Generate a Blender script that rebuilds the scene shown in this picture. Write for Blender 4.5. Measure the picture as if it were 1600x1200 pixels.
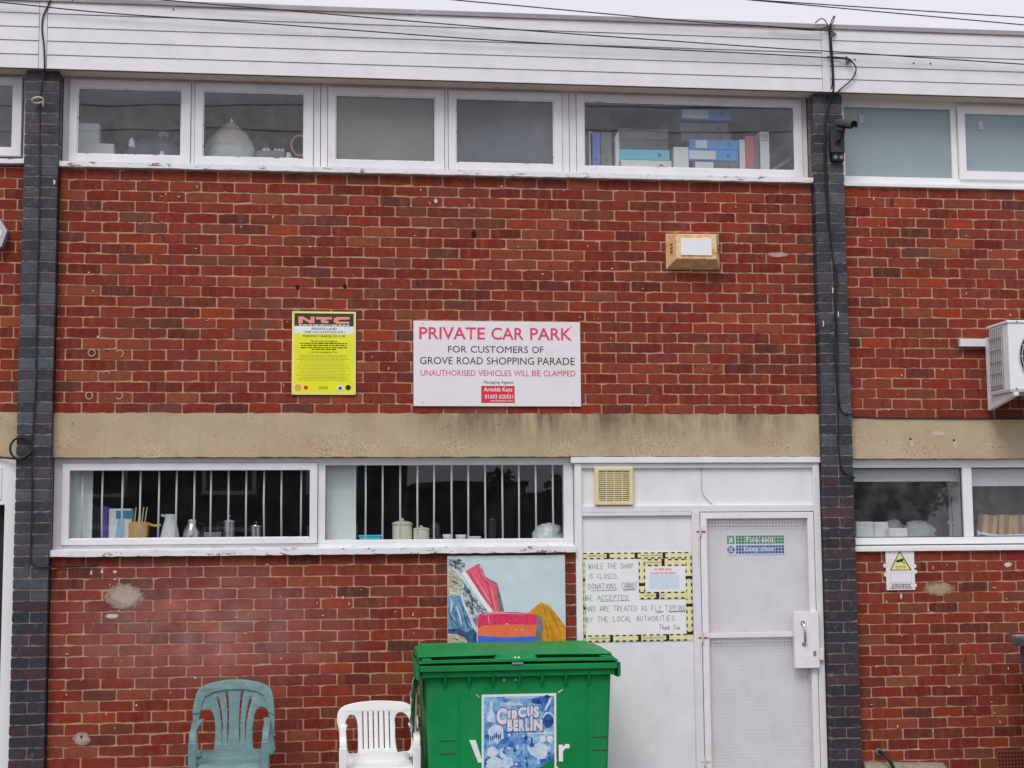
import bpy, bmesh, math, random
from mathutils import Vector, Matrix

for o in list(bpy.data.objects):
    bpy.data.objects.remove(o)
scene = bpy.context.scene
COL = scene.collection
rnd = random.Random(7)

# ------------------------------------------------------------------ camera
cd = bpy.data.cameras.new('camera')
cam = bpy.data.objects.new('camera', cd)
COL.objects.link(cam)
cd.sensor_width = 36.0
cd.lens = 51.75
cd.clip_start = 0.1
cd.clip_end = 2000
yaw, pitch, roll = math.radians(7.054), math.radians(5.781), math.radians(-0.4525)
fwd = Vector((math.sin(yaw)*math.cos(pitch), math.cos(yaw)*math.cos(pitch), math.sin(pitch)))
rgt = Vector((math.cos(yaw), -math.sin(yaw), 0))
upv = rgt.cross(fwd)
r2 = math.cos(roll)*rgt + math.sin(roll)*upv
u2 = -math.sin(roll)*rgt + math.cos(roll)*upv
M = Matrix(((r2.x, u2.x, -fwd.x, 1.8012), (r2.y, u2.y, -fwd.y, -10.2736), (r2.z, u2.z, -fwd.z, 1.9), (0, 0, 0, 1)))
cam.matrix_world = M
scene.camera = cam

# ------------------------------------------------------------------ sky, sun, exposure (overcast)
SUN_EL, SUN_AZ = 52, 205
wd = bpy.data.worlds.new('World')
scene.world = wd
wd.use_nodes = True
nt = wd.node_tree
nt.nodes.clear()
sky = nt.nodes.new('ShaderNodeTexSky')
sky.sky_type = 'NISHITA'
sky.sun_disc = False
sky.sun_elevation = math.radians(SUN_EL)
sky.sun_rotation = math.radians(SUN_AZ)
sky.dust_density = 4.0
hs = nt.nodes.new('ShaderNodeHueSaturation')
hs.inputs['Saturation'].default_value = 0.25
mx = nt.nodes.new('ShaderNodeMixRGB')
mx.inputs[0].default_value = 0.85
mx.inputs[2].default_value = (8.15, 8.2, 9.15, 1)      # even cloud cover
bg = nt.nodes.new('ShaderNodeBackground')
bg.inputs['Strength'].default_value = 0.1
wo = nt.nodes.new('ShaderNodeOutputWorld')
nt.links.new(sky.outputs[0], hs.inputs['Color'])
nt.links.new(hs.outputs[0], mx.inputs[1])
nt.links.new(mx.outputs[0], bg.inputs['Color'])
nt.links.new(bg.outputs[0], wo.inputs['Surface'])
sd = bpy.data.lights.new('sun', 'SUN')
sd.energy = 1.5
sd.angle = math.radians(28)
sd.color = (1.0, 0.965, 0.93)
sun = bpy.data.objects.new('sun', sd)
COL.objects.link(sun)
_a, _e = math.radians(SUN_AZ), math.radians(SUN_EL)
sundir = Vector((math.sin(_a)*math.cos(_e), math.cos(_a)*math.cos(_e), math.sin(_e)))
sun.rotation_euler = (-sundir).to_track_quat('-Z', 'Y').to_euler()
sun.location = (0, -20, 20)
vs = scene.view_settings
vs.view_transform = 'Standard'
vs.look = 'None'
vs.gamma = 1.0
vs.exposure = 0.12
vs.use_curve_mapping = False

# ------------------------------------------------------------------ materials
def lin(c):
    c = c/255.0
    return c/12.92 if c <= 0.04045 else ((c+0.055)/1.055)**2.4
def C(r, g, b, k=0.8):
    """albedo of a surface whose lit colour in the photograph is r,g,b"""
    return tuple(min(0.86, lin(v)/k) for v in (r, g, b)) + (1.0,)

class NT:
    def __init__(s, name):
        s.m = bpy.data.materials.new(name)
        s.m.use_nodes = True
        s.t = s.m.node_tree
        s.t.nodes.clear()
        s.out = s.n('ShaderNodeOutputMaterial')
    def n(s, typ, **kw):
        nd = s.t.nodes.new(typ)
        for k, v in kw.items():
            setattr(nd, k, v)
        return nd
    def l(s, a, b):
        s.t.links.new(a, b)
    def pos(s):
        if not hasattr(s, '_g'):
            s._g = s.n('ShaderNodeNewGeometry')
        return s._g.outputs['Position']
    def noise(s, scale, detail=4, rough=0.6, stretch=None):
        nd = s.n('ShaderNodeTexNoise')
        nd.inputs['Scale'].default_value = scale
        nd.inputs['Detail'].default_value = detail
        nd.inputs['Roughness'].default_value = rough
        if stretch:
            mp = s.n('ShaderNodeMapping')
            mp.inputs['Scale'].default_value = stretch
            s.l(s.pos(), mp.inputs['Vector'])
            s.l(mp.outputs[0], nd.inputs['Vector'])
        else:
            s.l(s.pos(), nd.inputs['Vector'])
        return nd.outputs['Fac']
    def rng(s, val, a, b, c=0.0, d=1.0):
        nd = s.n('ShaderNodeMapRange')
        nd.inputs[1].default_value = a
        nd.inputs[2].default_value = b
        nd.inputs[3].default_value = c
        nd.inputs[4].default_value = d
        s.l(val, nd.inputs[0])
        return nd.outputs[0]
    def mix(s, fac, a, b, mode='MIX'):
        nd = s.n('ShaderNodeMixRGB', blend_type=mode)
        for i, v in ((0, fac), (1, a), (2, b)):
            if isinstance(v, (int, float)):
                nd.inputs[i].default_value = v
            elif isinstance(v, tuple):
                nd.inputs[i].default_value = v
            else:
                s.l(v, nd.inputs[i])
        return nd.outputs[0]
    def mul(s, a, b):
        nd = s.n('ShaderNodeMath', operation='MULTIPLY')
        for i, v in ((0, a), (1, b)):
            if isinstance(v, (int, float)):
                nd.inputs[i].default_value = v
            else:
                s.l(v, nd.inputs[i])
        return nd.outputs[0]
    def bump(s, h, strength, dist=0.01):
        nd = s.n('ShaderNodeBump')
        nd.inputs['Strength'].default_value = strength
        nd.inputs['Distance'].default_value = dist
        s.l(h, nd.inputs['Height'])
        return nd.outputs[0]
    def bsdf(s, col, rough=0.6, metal=0.0, spec=0.4, normal=None):
        p = s.n('ShaderNodeBsdfPrincipled')
        if isinstance(col, tuple):
            p.inputs['Base Color'].default_value = col
        else:
            s.l(col, p.inputs['Base Color'])
        if isinstance(rough, (int, float)):
            p.inputs['Roughness'].default_value = rough
        else:
            s.l(rough, p.inputs['Roughness'])
        p.inputs['Metallic'].default_value = metal
        p.inputs['Specular IOR Level'].default_value = spec
        if normal is not None:
            s.l(normal, p.inputs['Normal'])
        s.l(p.outputs[0], s.out.inputs['Surface'])
        return p

def plain(name, col, rough=0.55, var=0.10, scale=9.0, bump=0.05, bscale=120.0, metal=0.0, spec=0.4, dirt=None, dscale=3.0, damt=0.3):
    """paint / plastic / paper with slight tone variation, grain and optional dirt"""
    s = NT(name)
    f = s.rng(s.noise(scale, 5), 0.3, 0.7, 1-var, 1+var*0.6)
    g = s.n('ShaderNodeCombineXYZ')
    for i in range(3):
        s.l(f, g.inputs[i])
    c = s.mix(1.0, col, g.outputs[0], 'MULTIPLY')
    if dirt:
        d = s.rng(s.noise(dscale, 8, 0.7), 0.52, 0.75, 0, damt)
        c = s.mix(d, c, dirt)
    nrm = s.bump(s.noise(bscale, 3), bump, 0.003) if bump else None
    s.bsdf(c, rough, metal, spec, nrm)
    return s.m

def brick_material(name, joined, haze=True):
    s = NT(name)
    if joined:
        a = s.n('ShaderNodeAttribute', attribute_name='col')
        base = a.outputs['Color']
    else:
        a = s.n('ShaderNodeObjectInfo')
        base = a.outputs['Color']
    n1 = s.rng(s.noise(24, 6, 0.72), 0.28, 0.72, 0.72, 1.2)
    g = s.n('ShaderNodeCombineXYZ')
    for i in range(3):
        s.l(n1, g.inputs[i])
    c = s.mix(1.0, base, g.outputs[0], 'MULTIPLY')
    blot = s.rng(s.noise(9, 4, 0.6), 0.54, 0.72, 0, 0.38)
    c = s.mix(blot, c, C(98, 60, 58))
    band = s.rng(s.noise(20, 3, 0.6, (1.3, 1, 0.25)), 0.52, 0.64, 0, 0.55)      # kiln stacking marks
    c = s.mix(band, c, C(112, 66, 58))
    band2 = s.rng(s.noise(17, 3, 0.6, (1.2, 1, 0.3)), 0.54, 0.68, 0, 0.5)
    c = s.mix(band2, c, C(140, 72, 48))
    dark = s.rng(s.noise(16, 3, 0.55, (1, 1, 0.5)), 0.665, 0.71, 0, 0.75)
    c = s.mix(dark, c, C(54, 40, 42))
    light = s.rng(s.noise(22, 4, 0.6), 0.60, 0.8, 0, 0.3)
    c = s.mix(light, c, C(158, 92, 72))
    runs = s.rng(s.noise(2.6, 7, 0.72, (1.6, 1, 0.6)), 0.50, 0.74, 0, 0.45)          # soot runs
    c = s.mix(runs, c, C(84, 50, 44))
    fleck = s.rng(s.noise(95, 2, 0.5), 0.755, 0.79, 0, 0.75)
    c = s.mix(fleck, c, C(190, 165, 150))
    if haze:   # old whitewash bloom left on the lower wall
        v = s.n('ShaderNodeVectorMath', operation='SUBTRACT')
        s.l(s.pos(), v.inputs[0])
        v.inputs[1].default_value = (0.95, 0, 1.27)
        v2 = s.n('ShaderNodeVectorMath', operation='MULTIPLY')
        s.l(v.outputs[0], v2.inputs[0])
        v2.inputs[1].default_value = (0.95, 0, 2.3)
        ln = s.n('ShaderNodeVectorMath', operation='LENGTH')
        s.l(v2.outputs[0], ln.inputs[0])
        near = s.rng(ln.outputs['Value'], 0.25, 1.15, 1, 0)
        hz = s.mul(near, s.rng(s.noise(5, 5, 0.6), 0.3, 0.7, 0.08, 0.36))
        c = s.mix(hz, c, C(190, 150, 150))
    nb = s.bump(s.noise(150, 6, 0.75), 0.45, 0.004)
    s.bsdf(c, 0.9, 0, 0.06, nb)
    return s.m

def blue_brick_material():
    s = NT('blue_engineering_brick')
    a = s.n('ShaderNodeObjectInfo')
    n1 = s.rng(s.noise(34, 6, 0.7), 0.25, 0.75, 0.65, 1.35)
    g = s.n('ShaderNodeCombineXYZ')
    for i in range(3):
        s.l(n1, g.inputs[i])
    c = s.mix(1.0, a.outputs['Color'], g.outputs[0], 'MULTIPLY')
    pale = s.rng(s.noise(26, 4, 0.6), 0.58, 0.78, 0, 0.4)
    c = s.mix(pale, c, C(122, 124, 131))
    nb = s.bump(s.noise(140, 6, 0.7), 0.3, 0.004)
    s.bsdf(c, s.rng(s.noise(30, 4), 0.3, 0.7, 0.45, 0.7), 0, 0.28, nb)
    return s.m

def mortar_material(name, col, col2):
    s = NT(name)
    c = s.mix(s.rng(s.noise(14, 6, 0.7), 0.35, 0.65), col, col2)
    d = s.rng(s.noise(6, 5), 0.58, 0.75, 0, 0.4)
    c = s.mix(d, c, C(136, 104, 86))
    s.bsdf(c, 0.95, 0, 0.05, s.bump(s.noise(220, 5, 0.7), 0.6, 0.004))
    return s.m

def concrete_material():
    s = NT('exposed_aggregate_concrete')
    c = s.mix(s.rng(s.noise(2.6, 7, 0.65), 0.3, 0.7), C(164, 144, 116), C(180, 163, 136))
    vo = s.n('ShaderNodeTexVoronoi')
    vo.inputs['Scale'].default_value = 120
    s.l(s.pos(), vo.inputs['Vector'])
    sp = s.n('ShaderNodeSeparateXYZ')
    s.l(s.pos(), sp.inputs[0])
    # stones show where the skin has washed off, mostly along the lower half
    mask = s.mul(s.rng(s.noise(2.4, 5, 0.6, (1, 1, 2.2)), 0.42, 0.62), s.rng(sp.outputs[2], 2.66, 2.50, 0.15, 1))
    g = s.n('ShaderNodeSeparateColor')
    s.l(vo.outputs['Color'], g.inputs[0])
    pebb = s.mul(s.rng(g.outputs[0], 0.62, 0.68), mask)
    pebd = s.mul(s.rng(g.outputs[1], 0.86, 0.90), mask)
    c = s.mix(s.mul(pebb, 0.5), c, C(202, 184, 158))
    c = s.mix(s.mul(pebd, 0.7), c, C(98, 78, 64))
    # black algae runs hanging from the top edge
    high = s.rng(sp.outputs[2], 2.50, 2.70)
    along = s.mul(s.rng(sp.outputs[0], 2.3, 2.7, 0.12, 1), s.rng(sp.outputs[0], 5.25, 4.95))
    st = s.mul(s.mul(high, s.rng(s.noise(4.5, 6, 0.7, (1.3, 1, 0.3)), 0.36, 0.58)), along)
    c = s.mix(s.mul(st, 0.8), c, C(86, 76, 62))
    run = s.rng(s.noise(6, 5, 0.65, (2.0, 1, 0.12)), 0.56, 0.74, 0, 0.3)
    c = s.mix(run, c, C(126, 110, 88))
    gr = s.rng(s.noise(1.5, 5, 0.6), 0.5, 0.72, 0, 0.3)
    c = s.mix(gr, c, C(136, 120, 96))
    pit = s.rng(s.noise(40, 2, 0.5), 0.735, 0.76)
    c = s.mix(s.mul(pit, 0.8), c, C(78, 64, 52))
    h = s.mix(s.mul(mask, 0.6), s.noise(60, 6, 0.75), vo.outputs['Distance'])
    s.bsdf(c, 0.92, 0, 0.08, s.bump(h, 0.5, 0.005))
    return s.m

def paint_material(name, col, peel=0.0, under=None, streak=0.12, rough=0.42):
    """gloss paint on timber: brush tone, grime streaks, flaking where peel > 0"""
    s = NT(name)
    c = s.mix(s.rng(s.noise(6, 5), 0.3, 0.7, 0, 1), col, tuple(v*0.9 for v in col[:3])+(1,))
    gr = s.rng(s.noise(9, 7, 0.7, (1, 1, 0.35)), 0.55, 0.8, 0, streak)
    c = s.mix(gr, c, C(150, 140, 128))
    nrm = s.noise(60, 4)
    if peel > 0:
        n = s.noise(13, 8, 0.72, (1.0, 1.0, 3.0))
        pm = s.rng(n, 0.66-peel*0.12, 0.675-peel*0.12)
        pn = s.rng(s.noise(40, 6, 0.7), 0.35, 0.65)
        und = s.mix(pn, C(120, 110, 100), C(88, 78, 70))
        c = s.mix(pm, c, und)
        edge = s.rng(n, 0.645-peel*0.12, 0.66-peel*0.12)
        nrm = s.mix(0.7, nrm, edge)
        s.bsdf(c, rough, 0, 0.4, s.bump(nrm, 0.5, 0.004))
    else:
        s.bsdf(c, rough, 0, 0.4, s.bump(nrm, 0.12, 0.003))
    return s.m

def glass_material(name='window_glass', tint=(0.93, 0.95, 0.95, 1), dirt_veil=0.03):
    s = NT(name)
    tr = s.n('ShaderNodeBsdfTransparent')
    tr.inputs[0].default_value = tint
    gl = s.n('ShaderNodeBsdfGlossy')
    gl.inputs['Roughness'].default_value = 0.01
    nb = s.bump(s.noise(1.6, 1, 0.4), 0.02, 0.05)
    s.l(nb, gl.inputs['Normal'])
    fr = s.n('ShaderNodeFresnel')
    fr.inputs['IOR'].default_value = 1.72       # both faces of the pane at once
    ge = s.n('ShaderNodeNewGeometry')
    ms = s.n('ShaderNodeMixShader')
    s.l(s.mul(fr.outputs[0], s.rng(ge.outputs['Backfacing'], 0, 1, 1, 0)), ms.inputs[0])
    s.l(tr.outputs[0], ms.inputs[1])
    s.l(gl.outputs[0], ms.inputs[2])
    df = s.n('ShaderNodeBsdfDiffuse')
    df.inputs[0].default_value = (0.6, 0.6, 0.58, 1)
    m2 = s.n('ShaderNodeMixShader')
    s.l(s.rng(s.noise(7, 6, 0.7), 0.4, 0.8, dirt_veil*0.4, dirt_veil*2.2), m2.inputs[0])  # diffuse film: dirt, plus a pale veil imitating reflected sky
    s.l(ms.outputs[0], m2.inputs[1])
    s.l(df.outputs[0], m2.inputs[2])
    s.l(m2.outputs[0], s.out.inputs['Surface'])
    return s.m

def bin_plastic():
    s = NT('green_hdpe')
    c = s.mix(s.rng(s.noise(2.4, 6, 0.6), 0.3, 0.7), C(8, 112, 56), C(18, 132, 70))
    fade = s.rng(s.noise(5, 6, 0.7, (1, 1, 0.3)), 0.54, 0.76, 0, 0.35)          # dusty runs
    c = s.mix(fade, c, C(58, 128, 84))
    grime = s.rng(s.noise(9, 7, 0.75), 0.60, 0.74, 0, 0.5)
    c = s.mix(grime, c, C(28, 84, 48))
    scr = s.rng(s.noise(70, 3, 0.6, (0.25, 1, 1.6)), 0.70, 0.74, 0, 0.5)         # pale scuffs
    c = s.mix(s.mul(scr, s.rng(s.noise(3, 4), 0.45, 0.6)), c, C(120, 176, 140))
    s.bsdf(c, s.rng(s.noise(12, 5), 0.3, 0.7, 0.42, 0.62), 0, 0.22, s.bump(s.noise(24, 5), 0.10, 0.01))
    return s.m

def clear_film(name, col, alpha):
    """thin polythene: partly see-through, shiny"""
    s = NT(name)
    p = s.bsdf(s.mix(s.rng(s.noise(14, 5), 0.3, 0.7), col, tuple(v*0.75 for v in col[:3])+(1,)), 0.25, 0, 0.5, s.bump(s.noise(30, 5, 0.7), 0.8, 0.02))
    p.inputs['Alpha'].default_value = alpha
    return s.m

def smear_material(name, col, soft=0.2):
    """thin trowelled smear whose edge breaks up into the surface below"""
    s = NT(name)
    tc = s.n('ShaderNodeTexCoord')
    v = s.n('ShaderNodeVectorMath', operation='SUBTRACT')
    s.l(tc.outputs['Generated'], v.inputs[0])
    v.inputs[1].default_value = (0.5, 0.5, 0.5)
    v2 = s.n('ShaderNodeVectorMath', operation='MULTIPLY')
    s.l(v.outputs[0], v2.inputs[0])
    v2.inputs[1].default_value = (1, 0, 1)
    ln = s.n('ShaderNodeVectorMath', operation='LENGTH')
    s.l(v2.outputs[0], ln.inputs[0])
    ad = s.n('ShaderNodeMath', operation='ADD')
    s.l(ln.outputs['Value'], ad.inputs[0])
    s.l(s.rng(s.noise(34, 6, 0.7), 0.25, 0.75, -0.16, 0.16), ad.inputs[1])
    al = s.rng(ad.outputs[0], 0.46-soft, 0.5, 0.82, 0)
    c = s.mix(s.rng(s.noise(30, 5, 0.7), 0.3, 0.7), col, tuple(q*0.7 for q in col[:3])+(1,))
    p = s.bsdf(c, 0.92, 0, 0.05, s.bump(s.noise(90, 5), 0.6, 0.004))
    s.l(al, p.inputs['Alpha'])
    return s.m

MAT = {}
def mk():
    m = MAT
    m['brick'] = brick_material('red_facing_brick', False)
    m['brick_j'] = brick_material('red_facing_brick_mass', True)
    m['blue'] = blue_brick_material()
    m['mortar'] = mortar_material('pinkish_mortar', C(186, 148, 118), C(154, 118, 94))
    m['mortar_d'] = mortar_material('grey_mortar', C(142, 128, 120), C(104, 94, 90))
    m['concrete'] = concrete_material()
    m['white'] = paint_material('white_gloss_paint', C(219, 217, 219), 0, streak=0.08)
    m['white_old'] = paint_material('old_white_paint', C(211, 209, 212), 0.0, streak=0.2)
    m['white_peel'] = paint_material('flaking_white_paint', C(216, 214, 216), 0.55, streak=0.3)
    m['upvc'] = plain('white_upvc', C(219, 218, 223), 0.3, 0.04, 5, 0.02)
    m['fascia'] = paint_material('white_fascia_board', C(210, 208, 209), 0, streak=0.14, rough=0.5)
    m['panel'] = paint_material('white_painted_panel', C(216, 214, 217), 0, streak=0.2, rough=0.5)
    m['soffit'] = paint_material('stained_soffit', C(196, 178, 162), 0.3, streak=0.5, rough=0.8)
    m['capping'] = plain('grey_metal_capping', C(150, 142, 142), 0.5, 0.15, 4, 0.1, dirt=C(110, 100, 95))
    m['glass'] = glass_material(dirt_veil=0.05)
    m['glass_lo'] = glass_material('clean_window_glass', dirt_veil=0.006)
    m['frost'] = plain('obscured_glass', C(114, 112, 110), 0.2, 0.22, 1.3, 0.3, 220, spec=0.5, dirt=C(136, 132, 128), dscale=3.5, damt=0.4)
    m['frost_b'] = plain('obscured_glass_blue', C(98, 101, 106), 0.16, 0.28, 1.6, 0.3, 220, spec=0.5, dirt=C(128, 128, 128), dscale=4.5, damt=0.35)
    m['film'] = plain('glass_backed_with_film', C(131, 145, 149), 0.12, 0.08, 1.2, 0.0, spec=0.5)
    m['room'] = plain('interior_plaster', (0.72, 0.71, 0.70, 1), 0.9, 0.1)
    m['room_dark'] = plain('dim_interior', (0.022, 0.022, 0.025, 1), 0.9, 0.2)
    m['asphalt'] = plain('asphalt', (0.15, 0.148, 0.145, 1), 0.9, 0.3, 3, 0.8, 200)
    m['black'] = plain('black_plastic', (0.012, 0.012, 0.014, 1), 0.45, 0.2, 20, 0.05)
    m['cable'] = plain('black_cable', (0.016, 0.015, 0.016, 1), 0.5, 0.2, 20, 0.0)
    m['dgrey'] = plain('dark_grey_plastic', C(70, 66, 68), 0.5, 0.15)
    m['mgrey'] = plain('mid_grey_plastic', C(120, 118, 122), 0.5, 0.12)
    m['lgrey'] = plain('light_grey_plastic', C(175, 174, 178), 0.45, 0.1)
    m['steel'] = plain('bright_steel', (0.62, 0.62, 0.63, 1), 0.18, 0.1, 8, 0.0, metal=1.0)
    m['rust'] = plain('rusty_steel', C(165, 92, 62), 0.85, 0.35, 30, 0.4)
    m['steelwhite'] = plain('white_painted_steel', C(216, 212, 214), 0.4, 0.05, 6, 0.05, dirt=C(186, 150, 128), dscale=9, damt=0.35)
    m['green'] = bin_plastic()
    m['green_shade'] = plain('shaded_dirty_green_hdpe', C(40, 98, 58), 0.6, 0.3, 8, 0.2, dirt=C(78, 92, 66))  # darker green paints recess and slot shade, mottled with dirt
    m['gchair'] = plain('weathered_green_plastic', C(100, 128, 129), 0.5, 0.16, 22, 0.15, 120, dirt=C(140, 158, 152), dscale=11, damt=0.5)
    m['wchair'] = plain('white_chair_plastic', C(226, 219, 222), 0.38, 0.03, 5, 0.03)
    m['cream'] = plain('cream_ceramic', C(214, 208, 184), 0.3, 0.05)
    m['whitecer'] = plain('white_ceramic', C(222, 222, 222), 0.25, 0.04)
    m['turq'] = plain('turquoise_plastic', C(60, 190, 214), 0.35, 0.05)
    m['wood'] = plain('pale_wood', C(206, 160, 98), 0.6, 0.2, 18, 0.1)
    m['paper'] = plain('white_paper', C(218, 217, 224), 0.8, 0.04, 4, 0.03)
    m['ink'] = plain('black_ink', (0.02, 0.018, 0.018, 1), 0.6, 0.1, 30, 0)
    m['pencil'] = plain('grey_marker_ink', C(118, 116, 124), 0.7, 0.3, 60, 0)
    m['redink'] = plain('faded_red_vinyl', C(206, 62, 92), 0.5, 0.06, 12, 0)
    m['redbox'] = plain('red_vinyl', C(205, 40, 62), 0.5, 0.06, 12, 0)
    m['pinkink'] = plain('pale_red_ink', C(224, 156, 170), 0.6, 0.1, 30, 0)
    m['brownink'] = plain('dark_brown_vinyl', C(58, 44, 42), 0.5, 0.1, 12, 0)
    m['signwhite'] = plain('white_sign_plate', C(214, 210, 214), 0.35, 0.03, 3, 0.02, dirt=C(206, 186, 168), dscale=1.6, damt=0.55)
    m['yellow'] = plain('yellow_sign_plate', C(226, 216, 38), 0.35, 0.06, 6, 0.02)
    m['yellowrim'] = plain('pale_yellow_edge', C(222, 214, 130), 0.4, 0.06, 6, 0.02)
    m['tape'] = plain('yellow_hazard_tape', C(218, 208, 158), 0.35, 0.10, 14, 0.1)
    m['cctvyel'] = plain('faded_yellow_vinyl', C(214, 206, 132), 0.5, 0.12, 20, 0)
    m['salmon'] = plain('salmon_vinyl', C(242, 140, 112), 0.5, 0.06, 20, 0)
    m['signblack'] = plain('sign_black_band', C(56, 50, 54), 0.4, 0.15, 20, 0)
    m['boltgrey'] = plain('screw_head', C(190, 190, 192), 0.3, 0.1, 40, 0, metal=0.4)
    m['cement'] = plain('cement_patch', C(186, 172, 156), 0.9, 0.14, 24, 0.5, 90)
    m['cement_y'] = plain('buff_cement_patch', C(184, 160, 124), 0.9, 0.18, 24, 0.5, 90)
    m['fleck'] = plain('white_paint_fleck', C(216, 204, 196), 0.8, 0.1, 40, 0.1)
    m['smear'] = smear_material('grey_mortar_smear', C(190, 170, 158))
    m['smear_y'] = smear_material('buff_mortar_smear', C(182, 158, 126))
    m['smear_w'] = smear_material('white_plaster_smear', C(220, 208, 202), 0.2)
    m['glue'] = plain('old_adhesive', C(188, 160, 142), 0.8, 0.2, 60, 0.2)
    m['hole'] = plain('void_shade_black', (0.008, 0.007, 0.007, 1), 0.95, 0.2, 40, 0)  # near-black colour stands in for the shade inside holes and gaps
    m['terracotta'] = plain('terracotta', C(118, 50, 38), 0.85, 0.2, 30, 0.3)
mk()

# ------------------------------------------------------------------ mesh helpers
class MB:
    def __init__(s):
        s.v, s.f = [], []
    def add(s, vs, fs):
        b = len(s.v)
        s.v += [tuple(p) for p in vs]
        s.f += [tuple(b+i for i in f) for f in fs]
        return s
    def box(s, x0, x1, y0, y1, z0, z1):
        return s.add([(x0,y0,z0),(x1,y0,z0),(x1,y1,z0),(x0,y1,z0),(x0,y0,z1),(x1,y0,z1),(x1,y1,z1),(x0,y1,z1)],
                     [(0,3,2,1),(4,5,6,7),(0,1,5,4),(1,2,6,5),(2,3,7,6),(3,0,4,7)])
    def hexa(s, f4, b4):
        """front quad (x,y,z)*4 counter-clockwise seen from the front, back quad likewise ordered"""
        return s.add(list(f4)+list(b4), [(0,1,2,3),(7,6,5,4),(0,4,5,1),(1,5,6,2),(2,6,7,3),(3,7,4,0)])
    def ring(s, X0, X1, Z0, Z1, x0, x1, z0, z1, yf, yb):
        o = [(X0,Z0),(X1,Z0),(X1,Z1),(X0,Z1)]
        i = [(x0,z0),(x1,z0),(x1,z1),(x0,z1)]
        vs = [(a,yf,b) for a,b in o]+[(a,yf,b) for a,b in i]+[(a,yb,b) for a,b in o]+[(a,yb,b) for a,b in i]
        fs = []
        for k in range(4):
            n = (k+1) % 4
            fs += [(k,n,4+n,4+k),(8+n,8+k,12+k,12+n),(k,8+k,8+n,n),(4+n,12+n,12+k,4+k)]
        return s.add(vs, fs)
    def prism(s, poly, y0, y1):
        """poly [(x,z)] counter-clockwise seen from the front (-Y), extruded from y0 (front) to y1"""
        n = len(poly)
        vs = [(a,y0,b) for a,b in poly]+[(a,y1,b) for a,b in poly]
        fs = [tuple(range(n)), tuple(range(2*n-1, n-1, -1))]
        for k in range(n):
            m = (k+1) % n
            fs.append((k, n+k, n+m, m))
        return s.add(vs, fs)
    def sheet(s, poly, y):
        return s.add([(a,y,b) for a,b in poly], [tuple(range(len(poly)))])
    def tube(s, pts, r, n=8, cap=True):
        pts = [Vector(p) for p in pts]
        rs = r if isinstance(r, (list, tuple)) else [r]*len(pts)
        b = len(s.v)
        prev = None
        for k, p in enumerate(pts):
            t = (pts[min(k+1, len(pts)-1)]-pts[max(k-1, 0)])
            t = t.normalized() if t.length > 1e-9 else Vector((0, 0, 1))
            if prev is None:
                a = Vector((0, 1, 0)) if abs(t.y) < 0.9 else Vector((1, 0, 0))
                u = t.cross(a).normalized()
            else:
                u = (prev - t*prev.dot(t)).normalized()
            prev = u
            w = t.cross(u)
            for j in range(n):
                q = 2*math.pi*j/n
                d = u*math.cos(q)+w*math.sin(q)
                s.v.append(tuple(p+d*rs[k]))
        for k in range(len(pts)-1):
            for j in range(n):
                m = (j+1) % n
                s.f.append((b+k*n+j, b+k*n+m, b+(k+1)*n+m, b+(k+1)*n+j))
        if cap:
            s.f.append(tuple(b+j for j in range(n-1, -1, -1)))
            s.f.append(tuple(b+(len(pts)-1)*n+j for j in range(n)))
        return s
    def lathe(s, prof, cx, cy, cz, n=24):
        b = len(s.v)
        for r, z in prof:
            for j in range(n):
                q = 2*math.pi*j/n
                s.v.append((cx+r*math.cos(q), cy+r*math.sin(q), cz+z))
        for k in range(len(prof)-1):
            for j in range(n):
                m = (j+1) % n
                s.f.append((b+k*n+j, b+k*n+m, b+(k+1)*n+m, b+(k+1)*n+j))
        s.f.append(tuple(b+j for j in range(n-1, -1, -1)))
        s.f.append(tuple(b+(len(prof)-1)*n+j for j in range(n)))
        return s
    def disc(s, cx, cz, r, y0, y1, n=20, rz=None):
        return s.prism([(cx+r*math.cos(2*math.pi*k/n), cz+(rz or r)*math.sin(2*math.pi*k/n)) for k in range(n)], y0, y1)
    def build(s, name, mat, parent=None, bevel=0.0, smooth=False, seg=2, sub=0):
        me = bpy.data.meshes.new(name)
        me.from_pydata(s.v, [], s.f)
        me.update()
        return link(name, me, mat, parent, bevel, smooth, seg, sub)

def link(name, me, mat, parent=None, bevel=0.0, smooth=False, seg=2, sub=0):
    o = bpy.data.objects.new(name, me)
    COL.objects.link(o)
    me.materials.append(MAT[mat] if isinstance(mat, str) else mat)
    if smooth:
        for p in me.polygons:
            p.use_smooth = True
    if bevel:
        b = o.modifiers.new('bevel', 'BEVEL')
        b.width = bevel
        b.segments = seg
        b.limit_method = 'ANGLE'
        b.angle_limit = math.radians(40)
    if sub:
        q = o.modifiers.new('sub', 'SUBSURF')
        q.levels = sub
        q.render_levels = sub
    if parent is not None:
        adopt(o, parent)
    return o

def adopt(o, parent):
    o.parent = parent
    if parent.type == 'EMPTY':
        o.matrix_parent_inverse = Matrix.Translation(-Vector(parent.location))

def tag(o, label, cat, group=None):
    o['label'] = label
    o['category'] = cat
    if group:
        o['group'] = group
    return o
def thing(name, label, cat, loc, group=None):
    o = bpy.data.objects.new(name, None)
    COL.objects.link(o)
    o.empty_display_size = 0.1
    o.location = loc
    return tag(o, label, cat, group)
def struct(o):
    o['kind'] = 'structure'
    return o

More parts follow.
